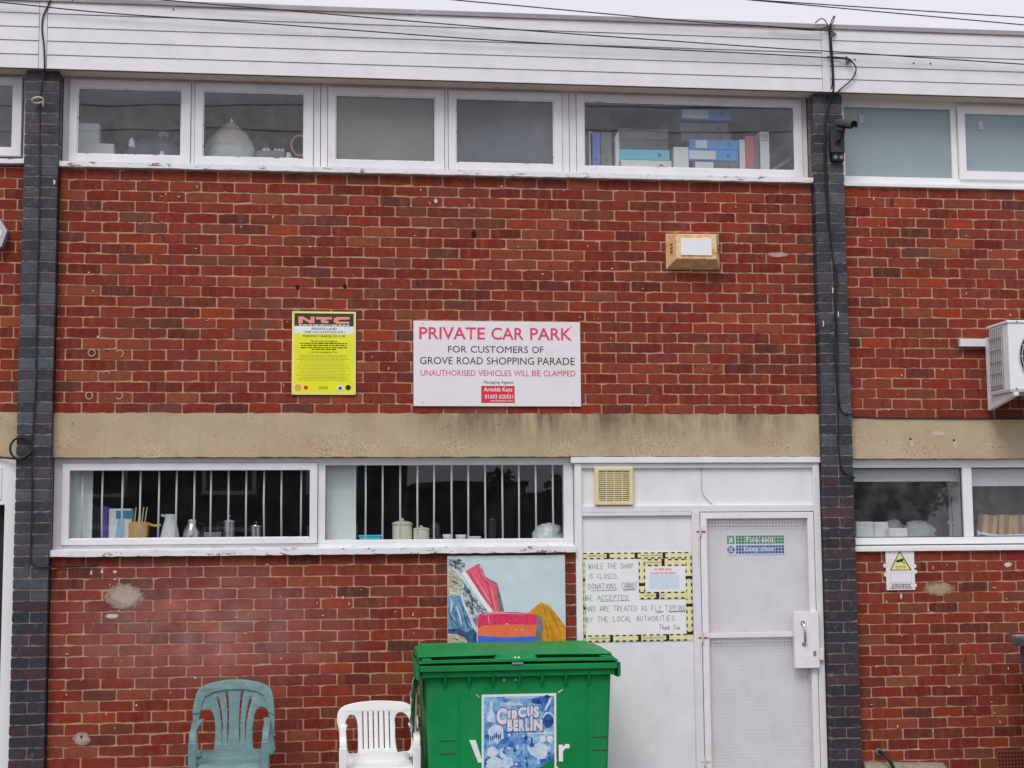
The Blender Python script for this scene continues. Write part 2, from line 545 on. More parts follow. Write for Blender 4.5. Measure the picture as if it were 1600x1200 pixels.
def curve_pts(pts, n=6):
    """Catmull-Rom through the points"""
    P = [Vector(p) for p in pts]
    out = []
    for i in range(len(P)-1):
        p0, p1, p2, p3 = P[max(i-1, 0)], P[i], P[i+1], P[min(i+2, len(P)-1)]
        for k in range(n):
            t = k/n
            out.append(0.5*((2*p1)+(-p0+p2)*t+(2*p0-5*p1+4*p2-p3)*t*t+(-p0+3*p1-3*p2+p3)*t**3))
    out.append(P[-1])
    return out

def text(s, x0, x1, z0, z1, y, mat, parent, name='lettering', bold=0.0, shear=0.0, both=True):
    """flat lettering on a plate facing -Y, stretched to the box x0..x1, z0..z1"""
    cu = bpy.data.curves.new('lettering', 'FONT')
    cu.body = s
    cu.size = 1.0
    cu.offset = bold
    cu.shear = shear
    cu.resolution_u = 3
    t = bpy.data.objects.new('tmp_text', cu)
    COL.objects.link(t)
    dg = bpy.context.evaluated_depsgraph_get()
    me = bpy.data.meshes.new_from_object(t.evaluated_get(dg))
    bpy.data.objects.remove(t)
    bpy.data.curves.remove(cu)
    xs = [v.co.x for v in me.vertices]
    ys = [v.co.y for v in me.vertices]
    ax, bx, ay, by = min(xs), max(xs), min(ys), max(ys)
    kx = (x1-x0)/(bx-ax)
    kz = (z1-z0)/(by-ay) if both else kx
    for v in me.vertices:
        v.co = (x0+(v.co.x-ax)*kx, y, z0+(v.co.y-ay)*kz)
    me.name = name
    me.materials.clear()
    return link(name, me, mat, parent)

# ------------------------------------------------------------------ the setting
g = MB().sheet([(-150, -150), (150, -150), (150, 150), (-150, 150)], 0)
g.v = [(a, b, 0) for a, _, b in g.v]
struct(g.build('ground', 'asphalt'))

def room(name, x0, x1, y0, y1, z0, z1, mat):
    """inner faces of a room, open towards the street"""
    m = MB()
    t = 0.1
    m.box(x0-t, x1+t, y1, y1+t, z0-t, z1+t)
    m.box(x0-t, x0, y0, y1, z0, z1)
    m.box(x1, x1+t, y0, y1, z0, z1)
    m.box(x0-t, x1+t, y0, y1, z0-t, z0)
    m.box(x0-t, x1+t, y0, y1, z1, z1+t)
    return struct(m.build(name, mat))
room('room', -0.05, 3.36, 0.13, 4.0, 2.95, 5.12, 'room')
room('room', 3.58, 5.29, 0.13, 3.0, 2.95, 5.12, 'room')
room('room', 5.60, 7.6, 0.13, 3.0, 2.95, 5.12, 'room')
room('room', -1.6, -0.33, 0.13, 3.0, 2.95, 5.12, 'room')
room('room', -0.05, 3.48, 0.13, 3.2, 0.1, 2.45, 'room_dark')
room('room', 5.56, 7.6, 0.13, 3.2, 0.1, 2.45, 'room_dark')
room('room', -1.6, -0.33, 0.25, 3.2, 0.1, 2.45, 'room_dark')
struct(MB().box(-1.8, 7.8, -0.09, 8, 5.23, 5.56).build('roof', 'capping'))

# ------------------------------------------------------------------ red brick walls
PAL = [((126, 49, 38), 22), ((132, 55, 41), 18), ((118, 45, 37), 16), ((110, 44, 39), 9), ((136, 67, 47), 9), ((126, 70, 50), 6),
       ((112, 60, 48), 6), ((113, 52, 48), 6), ((104, 63, 55), 3), ((142, 56, 37), 5), ((124, 55, 46), 9), ((88, 54, 48), 3), ((96, 48, 42), 4)]
PALW = [w for _, w in PAL]
def brick_colour(r):
    c = r.choices(PAL, PALW)[0][0]
    c = [a*0.86+b*0.14 for a, b in zip(c, (124, 52, 42))]
    k = r.uniform(0.88, 1.06)
    return C(c[0]*k, c[1]*k*r.uniform(.95, 1.06), c[2]*k*r.uniform(.95, 1.05))

def brick_geo(seed, depth):
    """a unit brick face 1 x 1 centred on 0: worn outline, rounded arris, sides back to depth"""
    r = random.Random(seed)
    out = []
    cx, cz = 0.026, 0.10
    jx, jz = 0.006, 0.042
    nx = 5
    pts = []
    for k in range(nx+1):
        pts.append((-0.5+cx+(1-2*cx)*k/nx, -0.5))
    pts.append((0.5, -0.5+cz)); pts.append((0.5, 0.5-cz))
    for k in range(nx+1):
        pts.append((0.5-cx-(1-2*cx)*k/nx, 0.5))
    pts.append((-0.5, 0.5-cz)); pts.append((-0.5, -0.5+cz))
    front = [(a*0.988+r.uniform(-jx, jx), b*0.955+r.uniform(-jz, jz)) for a, b in pts]
    if r.random() < 0.45:       # a chipped corner
        i = r.choice([0, nx, nx+3, 2*nx+3])
        front[i] = (front[i][0]*0.965, front[i][1]*0.80)
    n = len(pts)
    tilt = r.uniform(-0.0016, 0.0016)
    vs = [(a, tilt*a*2+r.uniform(-0.0006, 0.0006), b) for a, b in front]
    vs += [(f[0]*1.0+(1 if f[0] > 0 else -1)*0.006, 0.0052, f[1]+(1 if f[1] > 0 else -1)*0.022) for f in front]
    fs = [tuple(range(n))]
    if depth > 0.02:
        vs += [(v[0], depth, v[2]) for v in vs[n:2*n]]
    rings = 2 if depth <= 0.02 else 3
    for q in range(rings-1):
        for k in range(n):
            m = (k+1) % n
            fs.append((q*n+k, (q+1)*n+k, (q+1)*n+m, q*n+m))
    return vs, fs
POOL = []
for i in range(28):
    vs_, fs_ = brick_geo(100+i, 0.012)
    me = bpy.data.meshes.new('brick')
    me.from_pydata(vs_, [], fs_)
    me.update()
    me.materials.append(MAT['brick'])
    POOL.append((me, vs_, fs_))
PPOOL = []
for i in range(16):
    vs_, fs_ = brick_geo(300+i, 0.07)
    me = bpy.data.meshes.new('brick')
    me.from_pydata(vs_, [], fs_)
    me.update()
    me.materials.append(MAT['blue'])
    PPOOL.append((me, vs_, fs_))

def brick_wall(label, x0, x1, z_top, rows, pitch, phases, seed, hidden=(), zvis=0.25, limit=300):
    r = random.Random(seed)
    zb = z_top-rows*pitch
    root = thing('brick_wall', label, 'wall', ((x0+x1)/2, 0, zb))
    MB().box(x0, x1, 0.0048, 0.11, zb, z_top).build('mortar', 'mortar', root)
    items = []
    for k in range(rows):
        zc = z_top-(k+.5)*pitch
        off = phases[k % 2]
        js = []
        q = math.floor((x0-off)/0.225)
        while True:
            j = off+q*0.225
            q += 1
            if j <= x0+0.03:
                continue
            if j >= x1-0.03:
                break
            js.append(j+r.uniform(-0.004, 0.004))
        ed = [x0]+js+[x1]
        for a, b in zip(ed[:-1], ed[1:]):
            ga = 0.0052 if a > x0 else 0.001
            gb = 0.0052 if b < x1 else 0.001
            w = b-a-ga-gb+r.uniform(-0.002, 0.002)
            if w < 0.02:
                continue
            cx = (a+ga+b-gb)/2
            items.append((cx, zc+r.uniform(-0.0016, 0.0016), w, pitch-0.0096+r.uniform(-0.0020, 0.0020), r.uniform(-0.0015, 0.0012), brick_colour(r), r.randrange(28), r.random() < .5))
    def score(it):
        cx, zc = it[0], it[1]
        if zc < zvis or any(h[0]+.05 < cx < h[1]-.05 and h[2] < zc < h[3] for h in hidden):
            return 99
        return -it[2]*10+abs(cx-1.8)*0.2
    order = sorted(items, key=score)
    single = [i for i in order[:limit] if score(i) < 99]
    rest = [i for i in order if i not in single]
    for cx, zc, w, h, y, col, v, fl in single:
        o = bpy.data.objects.new('brick', POOL[v][0])
        COL.objects.link(o)
        o.location = (cx, y, zc)
        o.scale = (w, 1, h)
        o.color = col
        adopt(o, root)
    if rest:
        m = MB()
        cols = []
        for cx, zc, w, h, y, col, v, fl in rest:
            vs_, fs_ = POOL[v][1], POOL[v][2]
            m.add([(cx+a*w, y+b, zc+c*h) for a, b, c in vs_], fs_)
            cols += [col]*len(vs_)
        o = m.build('brickwork', 'brick_j', root)
        at = o.data.attributes.new('col', 'FLOAT_COLOR', 'POINT')
        for i, c in enumerate(cols):
            at.data[i].color = c
        o['kind'] = 'stuff'
    return root

P = 0.0739
wall_up = brick_wall('red brick wall between the two dark pillars, above the concrete lintel', -0.06, 5.30, 4.433, 23, P, (0.1125, 0.0), 1,
                     hidden=((1.53, 1.97, 2.87, 3.45), (2.38, 3.56, 2.79, 3.39)))
wall_lo = brick_wall('red brick wall under the barred window, behind the chairs', -0.06, 3.512, 1.765, 23, P, (0.162, 0.0495), 2,
                     hidden=((2.61, 3.43, 1.1, 1.74), (2.4, 3.5, 0, 1.1)))
wall_ru = brick_wall('red brick wall behind the air conditioner, right of the right pillar', 5.533, 7.5, 4.423, 23, 0.0747, (5.747, 5.642), 3)
wall_rl = brick_wall('red brick wall with the CCTV sign under the right-hand window', 5.533, 7.5, 1.747, 23, P, (5.75, 5.6375), 4, zvis=0.2)
wall_lu = brick_wall('narrow strip of red brick wall at the left edge, beside the bell box', -1.3, -0.293, 4.433, 23, P, (-0.433, -0.346), 5)

def on_wall(root, m, name, mat, stuff=False):
    o = m.build(name, mat, root)
    if stuff:
        o['kind'] = 'stuff'
    return o
def arc(cx, cz, r, a0, a1, w, y, n=18):
    """flat arc ribbon polygon"""
    A = [math.radians(a0+(a1-a0)*k/n) for k in range(n+1)]
    m = MB()
    for p, q in zip(A[:-1], A[1:]):
        m.sheet([(cx+(r-w)*math.cos(p), cz+(r-w)*math.sin(p)), (cx+(r-w)*math.cos(q), cz+(r-w)*math.sin(q)), (cx+r*math.cos(q), cz+r*math.sin(q)), (cx+r*math.cos(p), cz+r*math.sin(p))][::-1], y)
    return m
for cx, cz, a0, a1 in ((0.177, 3.149, 0, 360), (0.365, 3.146, -70, 150), (0.278, 3.0, 20, 160), (0.166, 2.855, 0, 360), (0.366, 2.856, -150, 70)):
    on_wall(wall_up, arc(cx, cz, 0.026, a0, a1, 0.0055, -0.0045), 'adhesive_ring', 'glue')
for x, z, w, h in ((1.568, 3.622, .030, .034), (1.897, 3.632, .028, .03), (2.806, 4.019, .036, .05)):
    on_wall(wall_up, MB().disc(x, z, w/2, -0.004, 0.004, 10, h/2), 'drill_hole', 'hole')
def blob(cx, cz, rx, rz, seed, y0, y1, n=22, j=.25):
    r = random.Random(seed)
    return MB().prism([(cx+rx*(1+r.uniform(-j, j*.4))*math.cos(2*math.pi*k/n), cz+rz*(1+r.uniform(-j, j*.4))*math.sin(2*math.pi*k/n)) for k in range(n)], y0, y1)
on_wall(wall_lo, blob(0.43, 1.495, 0.135, 0.095, 3, -0.0050, -0.0044, 26, .12), 'cement_patch', 'smear')
on_wall(wall_lo, blob(0.345, 1.366, 0.05, 0.02, 5, -0.0055, -0.0044), 'plaster_smear', 'smear_w')
on_wall(wall_lo, blob(0.165, 0.558, 0.06, 0.05, 6, -0.0050, -0.0044), 'cement_patch', 'smear')
on_wall(wall_lo, MB().box(0.157, 0.170, -0.0062, 0.0, 0.564, 0.58), 'drill_hole', 'hole')
on_wall(wall_rl, blob(6.165, 1.475, 0.125, 0.055, 7, -0.0050, -0.0044, 26, .12), 'cement_patch', 'smear_y')
for k_, (x, z, a, b) in enumerate(((6.70, 1.64, 0.034, 0.022), (5.88, 1.425, 0.010, 0.024))):
    on_wall(wall_rl, blob(x, z, a, b, 80+k_, -0.0055, -0.0044), 'plaster_smear', 'smear_w')
on_wall(wall_up, blob(2.537, 4.254, 0.016, 0.018, 10, -0.0055, -0.0044), 'plaster_smear', 'smear_w')
on_wall(wall_up, blob(5.03, 3.905, 0.09, 0.022, 11, -0.0055, -0.0044), 'plaster_smear', 'smear')
for k_, (x, z, a, b) in enumerate(((0.205, 1.655, 0.009, 0.022), (0.275, 1.665, 0.011, 0.018), (0.36, 1.66, 0.018, 0.011), (0.36, 1.612, 0.008, 0.008))):
    on_wall(wall_lo, blob(x, z, a, b, 90+k_, -0.0055, -0.0044, 14, .5), 'plaster_smear', 'smear_w')
for root, xa, xb, za, zb, n, sd_ in ((wall_up, 0, 5.25, 2.78, 4.38, 60, 21), (wall_lo, 0, 3.4, 0.3, 1.72, 60, 22), (wall_ru, 5.6, 7.2, 2.75, 4.35, 26, 23), (wall_rl, 5.6, 7.0, 0.3, 1.7, 30, 24)):
    r = random.Random(sd_)
    m = MB()
    for _ in range(n):
        x, z = r.uniform(xa, xb), r.uniform(za, zb)
        if r.random() < .6:
            a, b = r.uniform(.002, .004), r.uniform(.004, .013)
        else:
            a, b = r.uniform(.003, .012), r.uniform(.002, .005)
        k = r.randint(5, 8)
        m.prism([(x+a*r.uniform(.5, 1.2)*math.cos(2*math.pi*i/k)+b*.3*math.sin(2*math.pi*i/k)*r.uniform(-.4, .4), z+b*r.uniform(.5, 1.2)*math.sin(2*math.pi*i/k)) for i in range(k)], -0.005, 0.003)
    on_wall(root, m, 'paint_flecks', 'fleck', True)

# ------------------------------------------------------------------ dark engineering-brick pillars
def pillar(label, x0, x1, z_change, seed, purple):
    r = random.Random(seed)
    root = thing('brick_pillar', label, 'pillar', ((x0+x1)/2, 0, 0))
    yf = -0.065
    MB().box(x0+0.004, x1-0.004, yf+0.0045, 0.15, 0, 5.10).build('mortar', 'mortar_d', root)
    n = int(5.10/P)+1
    for k in range(n):
        zc = 5.098-(k+.5)*P
        if zc < 0.02:
            break
        xm = (x0+x1)/2+r.uniform(-.004, .004)
        if zc > z_change or k % 2 == 0:
            segs = ((x0, xm-0.004), (xm+0.004, x1))
        else:
            segs = ((x0, x1),)
        for a, b in segs:
            o = bpy.data.objects.new('brick', PPOOL[r.randrange(16)][0])
            COL.objects.link(o)
            o.location = ((a+b)/2, yf+r.uniform(-.0012, .0012), zc)
            o.scale = (b-a+0.0, 1, P-0.0085)
            if zc < purple:
                c = r.choice([(60, 56, 64), (66, 54, 60), (54, 54, 62), (72, 54, 58), (50, 50, 57)])
            else:
                c = r.choice([(64, 66, 73), (71, 73, 81), (58, 59, 66), (78, 82, 90), (56, 57, 63), (72, 69, 76)])
            kk = r.uniform(.80, .98)
            o.color = C(c[0]*kk, c[1]*kk, c[2]*kk)
            adopt(o, root)
    return root
pil_l = pillar('dark blue-grey brick pillar with the white ring hook, left of the barred windows', -0.293, -0.066, 1.70, 31, 1.5)
pil_r = pillar('dark blue-grey brick pillar carrying the CCTV camera, right of the gated door', 5.308, 5.531, 2.30, 32, 2.4)

# ------------------------------------------------------------------ concrete lintels
def lintel(label, x0, x1, z0, z1, seed):
    r = random.Random(seed)
    n = int((x1-x0)/0.04)
    m = MB()
    top = [(x1-(x1-x0)*k/n, z1+r.uniform(-.004, .004)) for k in range(n+1)]
    bot = [(x0+(x1-x0)*k/n, z0+r.uniform(-.0025, .0025)) for k in range(n+1)]
    m.prism(bot+top, -0.006, 0.12)
    return tag(m.build('concrete_lintel', 'concrete'), label, 'lintel')
lintel('long tan concrete lintel between the two dark pillars', -0.064, 5.306, 2.434, 2.738, 1)
lin_r = lintel('tan concrete lintel with two drill holes, right of the right pillar', 5.533, 7.5, 2.415, 2.707, 2)
lintel('short end of tan concrete lintel at the left edge', -1.3, -0.295, 2.432, 2.74, 3)
for x, z in ((5.991, 2.558), (6.322, 2.549)):
    MB().disc(x, z, 0.009, -0.0075, -0.003, 10).build('drill_hole', 'hole', lin_r)
    blob(x+0.01, z-0.03, 0.016, 0.03, int(x*10), -0.0068, 0, 14).build('scuff', 'cement', lin_r)
blob(6.2, 2.60, 0.06, 0.016, 77, -0.0068, 0, 18).build('scuff', 'cement', lin_r)

# ------------------------------------------------------------------ fascia
fas = thing('fascia', 'white boarded fascia with grey metal capping along the flat roof edge', 'fascia', (2.6, -0.12, 5.10))
ZS = [5.098, 5.194, 5.292, 5.389, 5.486, 5.572]
for xa, xb in ((-1.5, -0.203), (-0.146, 5.367), (5.431, 7.6)):
    for k in range(5):
        z0, z1 = ZS[k], ZS[k+1]
        m = MB()
        z0g = z0+(0.0032 if k else 0)
        m.hexa([(xa, -0.124, z0g), (xb, -0.124, z0g), (xb, -0.1185, z1), (xa, -0.1185, z1)], [(xa, -0.1, z0g), (xb, -0.1, z0g), (xb, -0.1, z1), (xa, -0.1, z1)])
        m.build('board', 'fascia', fas, 0.0015, seg=1)
MB().box(-1.5, 7.6, -0.1005, -0.092, 5.10, 5.575).build('backing', 'dgrey', fas)
for xa, xb in ((-0.2, -0.149), (5.370, 5.428)):
    MB().box(xa, xb, -0.1215, -0.1, 5.0985, 5.572).build('cover_strip', 'fascia', fas, 0.001)
xs_ = [-1.5, 0.02, 2.40, 4.74, 7.6]
for a, b in zip(xs_[:-1], xs_[1:]):
    MB().hexa([(a+.003, -0.133, 5.572), (b-.003, -0.133, 5.572), (b-.003, -0.131, 5.608), (a+.003, -0.131, 5.608)], [(a+.003, 0.1, 5.572), (b-.003, 0.1, 5.572), (b-.003, 0.1, 5.62), (a+.003, 0.1, 5.62)]).build('capping', 'capping', fas, 0.003)
MB().box(-1.5, 7.6, -0.098, 0.125, 5.103, 5.115).build('soffit', 'soffit', fas)
MB().box(-1.5, 7.6, -0.118, -0.099, 5.096, 5.1025).build('drip_edge', 'dgrey', fas)
for x, z in ((0.70, 5.548), (6.07, 5.335), (6.20, 5.336), (5.62, 5.348), (6.95, 5.52)):
    MB().disc(x, z, 0.006, -0.1255, -0.115, 8).build('nail_hole', 'hole', fas)

# ------------------------------------------------------------------ windows
def pane(x0, x1, z0, z1, y, parent, mat='glass', t=0.005):
    return MB().box(x0-.004, x1+.004, y, y+t, z0-.004, z1+.004).build('pane', mat, parent)
# upper main bay
win = thing('ribbon_window', 'white timber ribbon window with five lights under the fascia', 'window', (2.62, 0.07, 4.45))
m = MB()
m.box(-0.064, 5.306, 0.075, 0.13, 5.088, 5.112)
m.box(-0.064, 5.306, 0.075, 0.13, 4.455, 4.492)
m.box(-0.064, -0.020, 0.0752, 0.13, 4.492, 5.088)
m.box(5.266, 5.306, 0.0752, 0.13, 4.492, 5.088)
m.build('frame', 'white_old', win, 0.003)
for a, b in ((0.815, 0.840), (1.672, 1.7185), (1.7225, 1.770), (2.606, 2.631), (3.464, 3.513), (3.517, 3.566)):
    MB().box(a, b, 0.066, 0.13, 4.492, 5.088).build('mullion', 'white_old', win, 0.002)
for (a, b), (c, d), mt in (((-0.018, 0.812), (0.036, 0.75), 'glass'), ((0.843, 1.669), (0.897, 1.606), 'glass'), ((1.773, 2.603), (1.826, 2.54), 'frost'), ((2.634, 3.461), (2.687, 3.402), 'frost_b')):
    s_ = MB().ring(a, b, 4.497, 5.084, c, d, 4.551, 5.028, 0.052, 0.095).build('sash', 'white_old', win, 0.003)
    MB().ring(c-.002, d+.002, 4.549, 5.030, c+.008, d-.008, 4.560, 5.021, 0.066, 0.074).build('putty_bead', 'white_peel', s_, 0.001)
    pane(c, d, 4.551, 5.028, 0.078, s_, mt)
s_ = MB().ring(3.569, 5.263, 4.495, 5.086, 3.623, 5.209, 4.548, 5.034, 0.056, 0.095).build('sash', 'white_old', win, 0.003)
MB().ring(3.621, 5.211, 4.546, 5.036, 3.631, 5.201, 4.557, 5.027, 0.068, 0.076).build('putty_bead', 'white_peel', s_, 0.001)
pane(3.623, 5.209, 4.548, 5.034, 0.078, s_)
def sill(parent, x0, x1, zb, zt, mat='white_peel', yf=-0.042):
    n = max(2, int((x1-x0)/0.05))
    r = random.Random(int(x0*100)+int(zb*100))
    m = MB()
    top, bot = [], []
    for k in range(n+1):
        x = x0+(x1-x0)*k/n
        j = r.uniform(-.0025, .0025) if mat == 'white_peel' else 0
        m.v += [(x, yf+j*.6, zb+j), (x, yf+j*.6, zt-.012+j*.5), (x, 0.085, zt), (x, 0.085, zb)]
    for k in range(n):
        a, b = 4*k, 4*k+4
        for i in range(4):
            q = (i+1) % 4
            m.f.append((a+i, b+i, b+q, a+q))
    m.f += [(3, 2, 1, 0), (4*n, 4*n+1, 4*n+2, 4*n+3)]
    return m.build('sill', mat, parent, 0.002)
sill(win, -0.062, 5.304, 4.437, 4.486)
MB().box(-0.05, 5.295, 0.131, 0.5, 4.50, 4.54).build('window_board', 'white_old', win)
# upper right bay (uPVC)
win_ru = thing('ribbon_window', 'white plastic window with teal-grey film behind the glass, right of the camera pillar', 'window', (6.5, 0.07, 4.45))
m = MB()
m.box(5.533, 7.5, 0.07, 0.13, 5.052, 5.112)
m.box(5.533, 7.5, 0.07, 0.13, 4.455, 4.522)
m.box(5.533, 5.594, 0.0702, 0.13, 4.522, 5.052)
m.box(6.425, 6.470, 0.0702, 0.13, 4.522, 5.052)
m.build('frame', 'upvc', win_ru, 0.004)
pane(5.594, 6.425, 4.522, 5.052, 0.09, win_ru, 'film')
s_ = MB().ring(6.474, 7.45, 4.512, 5.078, 6.53, 7.39, 4.576, 5.018, 0.048, 0.095).build('sash', 'upvc', win_ru, 0.004)
pane(6.53, 7.39, 4.576, 5.018, 0.078, s_, 'film')
for x in (5.715, 6.645):
    MB().box(x, x+.036, 0.0715 if x > 6.4 else 0.0835, 0.077 if x > 6.4 else 0.089, 4.93 if x < 6.4 else 4.90, 4.995 if x < 6.4 else 4.968).build('tape_tab', 'lgrey', win_ru)
sill(win_ru, 5.534, 7.5, 4.425, 4.462, 'upvc', -0.02)
# upper left bay
win_lu = thing('ribbon_window', 'end of a white timber window cut off by the left edge', 'window', (-0.8, 0.07, 4.45))
m = MB()
m.box(-1.4, -0.296, 0.075, 0.13, 5.088, 5.112)
m.box(-1.4, -0.296, 0.075, 0.13, 4.455, 4.500)
m.box(-0.330, -0.296, 0.0752, 0.13, 4.500, 5.088)
m.build('frame', 'white_old', win_lu, 0.003)
s_ = MB().ring(-1.3, -0.338, 4.525, 5.082, -1.24, -0.402, 4.585, 5.026, 0.045, 0.095).build('sash', 'white_old', win_lu, 0.003)
pane(-1.24, -0.402, 4.585, 5.026, 0.075, s_)
sill(win_lu, -1.4, -0.296, 4.45, 4.495)
# lower main bay, barred
win_b = thing('barred_window', 'wide white timber window with thin white bars behind the glass', 'window', (1.7, 0.05, 1.76))
m = MB()
m.box(-0.064, 3.510, 0.055, 0.12, 2.398, 2.432)
m.box(-0.064, 3.510, 0.055, 0.12, 1.812, 1.838)
m.box(-0.064, -0.010, 0.0552, 0.12, 1.838, 2.398)
m.box(1.716, 1.768, 0.0552, 0.12, 1.838, 2.398)
m.box(3.443, 3.510, 0.0552, 0.12, 1.838, 2.398)
m.box(1.768, 3.443, 0.0554, 0.12, 2.380, 2.398)
m.box(1.768, 3.443, 0.0554, 0.12, 1.838, 1.862)
m.build('frame', 'white_old', win_b, 0.003)
s_ = MB().ring(-0.007, 1.713, 1.841, 2.395, 0.042, 1.660, 1.880, 2.346, 0.034, 0.08).build('sash', 'white_old', win_b, 0.003)
MB().box(0.045, 1.657, 0.050, 0.058, 1.878, 1.888).build('putty_bead', 'white_peel', s_, 0.001)
pane(0.042, 1.660, 1.880, 2.346, 0.06, s_, 'glass_lo')
pane(1.768, 3.443, 1.862, 2.380, 0.082, win_b, 'glass_lo')
sill(win_b, -0.062, 3.508, 1.763, 1.818)
MB().box(-0.04, 3.47, 0.125, 0.46, 1.835, 1.858).build('window_board', 'white_old', win_b)
for x in (0.118, 0.25, 0.384, 0.504, 0.63, 0.749, 0.868, 0.982, 1.1, 1.222, 1.345, 1.464, 1.601, 2.047, 2.166, 2.289, 2.411, 2.528, 2.651, 2.769, 2.89, 3.011, 3.13, 3.25, 3.374):
    MB().tube([(x+rnd.uniform(-.003, .003), 0.115, 1.84), (x+rnd.uniform(-.002, .002), 0.115, 2.12), (x, 0.115, 2.42)], 0.0065, 10).build('bar', 'white', win_b, smooth=True)
# lower right bay (uPVC)
win_rl = thing('picture_window', 'white plastic window with roller blinds, above the CCTV sign', 'window', (6.4, 0.05, 1.75))
m = MB()
m.box(5.533, 7.5, 0.05, 0.12, 2.352, 2.414)
m.box(5.533, 7.5, 0.05, 0.12, 1.795, 1.845)
m.box(5.533, 5.560, 0.0502, 0.12, 1.845, 2.352)
m.box(6.402, 6.474, 0.0502, 0.12, 1.845, 2.352)
m.build('frame', 'upvc', win_rl, 0.005)
for a, b in ((5.560, 6.402), (6.474, 7.5)):
    pane(a, b, 1.845, 2.352, 0.085, win_rl)
    MB().ring(a-.001, b+.001, 1.844, 2.353, a+.008, b-.008, 1.852, 2.344, 0.072, 0.084).build('gasket', 'dgrey', win_rl)
sill(win_rl, 5.534, 7.5, 1.748, 1.790, 'upvc', -0.025)
MB().box(5.55, 7.5, 0.125, 0.46, 1.80, 1.838).build('window_board', 'upvc', win_rl)

# ------------------------------------------------------------------ doors
dset = thing('door_surround', 'white painted doorway frame with boarded panels beside the gated door', 'door frame', (4.4, 0.0, 0))
MB().box(3.488, 5.305, -0.016, 0.12, 2.388, 2.430).build('head_rail', 'white', dset, 0.003)
MB().box(3.515, 3.562, 0.0, 0.12, 0, 2.3875).build('jamb', 'white', dset, 0.003)
MB().box(5.252, 5.300, 0.0, 0.12, 0, 2.3875).build('jamb', 'white', dset, 0.003)
MB().box(3.5625, 5.2515, 0.008, 0.12, 2.352, 2.3865).build('bead', 'white', dset, 0.003)
MB().box(3.5625, 5.2515, 0.004, 0.12, 2.040, 2.086).build('transom', 'white_old', dset, 0.003)
MB().box(3.5625, 4.352, 0.0045, 0.12, 2.014, 2.0395).build('transom', 'white_old', dset, 0.003)
MB().box(3.5625, 5.2515, 0.032, 0.06, 2.0865, 2.3515).build('upper_panel', 'panel', dset)
MB().box(3.5625, 4.352, 0.028, 0.06, 0, 2.0135).build('side_panel', 'panel', dset)
MB().box(4.3525, 4.408, -0.006, 0.12, 0, 2.0395).build('post', 'white_old', dset, 0.003)
MB().tube(curve_pts([(4.435, 0.03, 2.351), (4.437, 0.028, 2.27), (4.437, 0.027, 2.20), (4.462, 0.027, 2.14), (4.515, 0.028, 2.092)]), 0.0032, 6).build('flex', 'lgrey', dset, smooth=True)
door = thing('door', 'plain white door seen behind the wire mesh gate', 'door', (4.83, 0.13, 0))
MB().box(4.40, 5.26, 0.062, 0.10, 0.02, 2.05).build('leaf', 'panel', door, 0.002)

gate = thing('security_gate', 'white wire mesh security gate over the door', 'gate', (4.83, 0, 0))
MB().ring(4.414, 5.246, 0.03, 2.034, 4.460, 5.202, 0.08, 1.990, -0.004, 0.038).build('gate_frame', 'steelwhite', gate, 0.003)
MB().box(4.4605, 5.2015, 0.002, 0.036, 1.150, 1.186).build('cross_rail', 'steelwhite', gate, 0.002)
m = MB()
x = 4.468
while x < 5.20:
    m.box(x-.0013, x+.0013, 0.016, 0.0186, 0.08, 1.99)
    x += 0.0225
z = 0.09
while z < 1.99:
    m.box(4.46, 5.202, 0.0134, 0.016, z-.0013, z+.0013)
    z += 0.0235
o = m.build('wire_mesh', 'white', gate)
o['kind'] = 'stuff'
lock = MB().box(5.070, 5.250, -0.042, -0.006, 0.932, 1.328).build('lock_box', 'steelwhite', gate, 0.004)
MB().box(5.2505, 5.285, -0.028, -0.008, 0.985, 1.07).build('lock_tongue', 'steelwhite', lock, 0.003)
MB().tube(curve_pts([(5.132, -0.043, 1.245), (5.134, -0.062, 1.235), (5.136, -0.072, 1.20), (5.137, -0.072, 1.14), (5.137, -0.062, 1.115), (5.137, -0.043, 1.108)]), 0.0095, 10).build('handle', 'steel', lock, smooth=True)
for hx, hz in ((5.132, 1.25), (5.137, 1.103)):
    MB().disc(hx, hz, 0.016, -0.047, -0.041, 12).build('handle_plate', 'steel', lock)
MB().prism([(5.203, 1.02), (5.203, 1.052), (5.225, 1.052), (5.225, 1.02), (5.219, 1.015), (5.209, 1.015)][::-1], -0.0445, -0.041).build('keyhole', 'mgrey', lock)
MAT['rustwhite'] = plain('rust_streaked_white', C(206, 190, 182), 0.6, 0.1, 20, 0.2, dirt=C(160, 88, 58), dscale=26, damt=0.85)
for z in (1.90, 1.155, 0.30):
    h_ = MB().tube([(4.412, -0.010, z-.035), (4.412, -0.010, z+.035)], 0.007, 10).build('hinge', 'rustwhite', gate)
    MB().box(4.384, 4.450, -0.0095, -0.005, z-.006, z+.006).build('hinge_strap', 'rust' if z > 1 else 'rustwhite', h_, 0.001)
for za, zb in ((1.62, 1.86), (0.98, 1.12)):
    MB().prism([(4.394, za), (4.399, za+.06), (4.402, zb), (4.393, zb), (4.391, za+.1)], -0.0072, -0.0055).build('rust_run', 'rustwhite', gate)

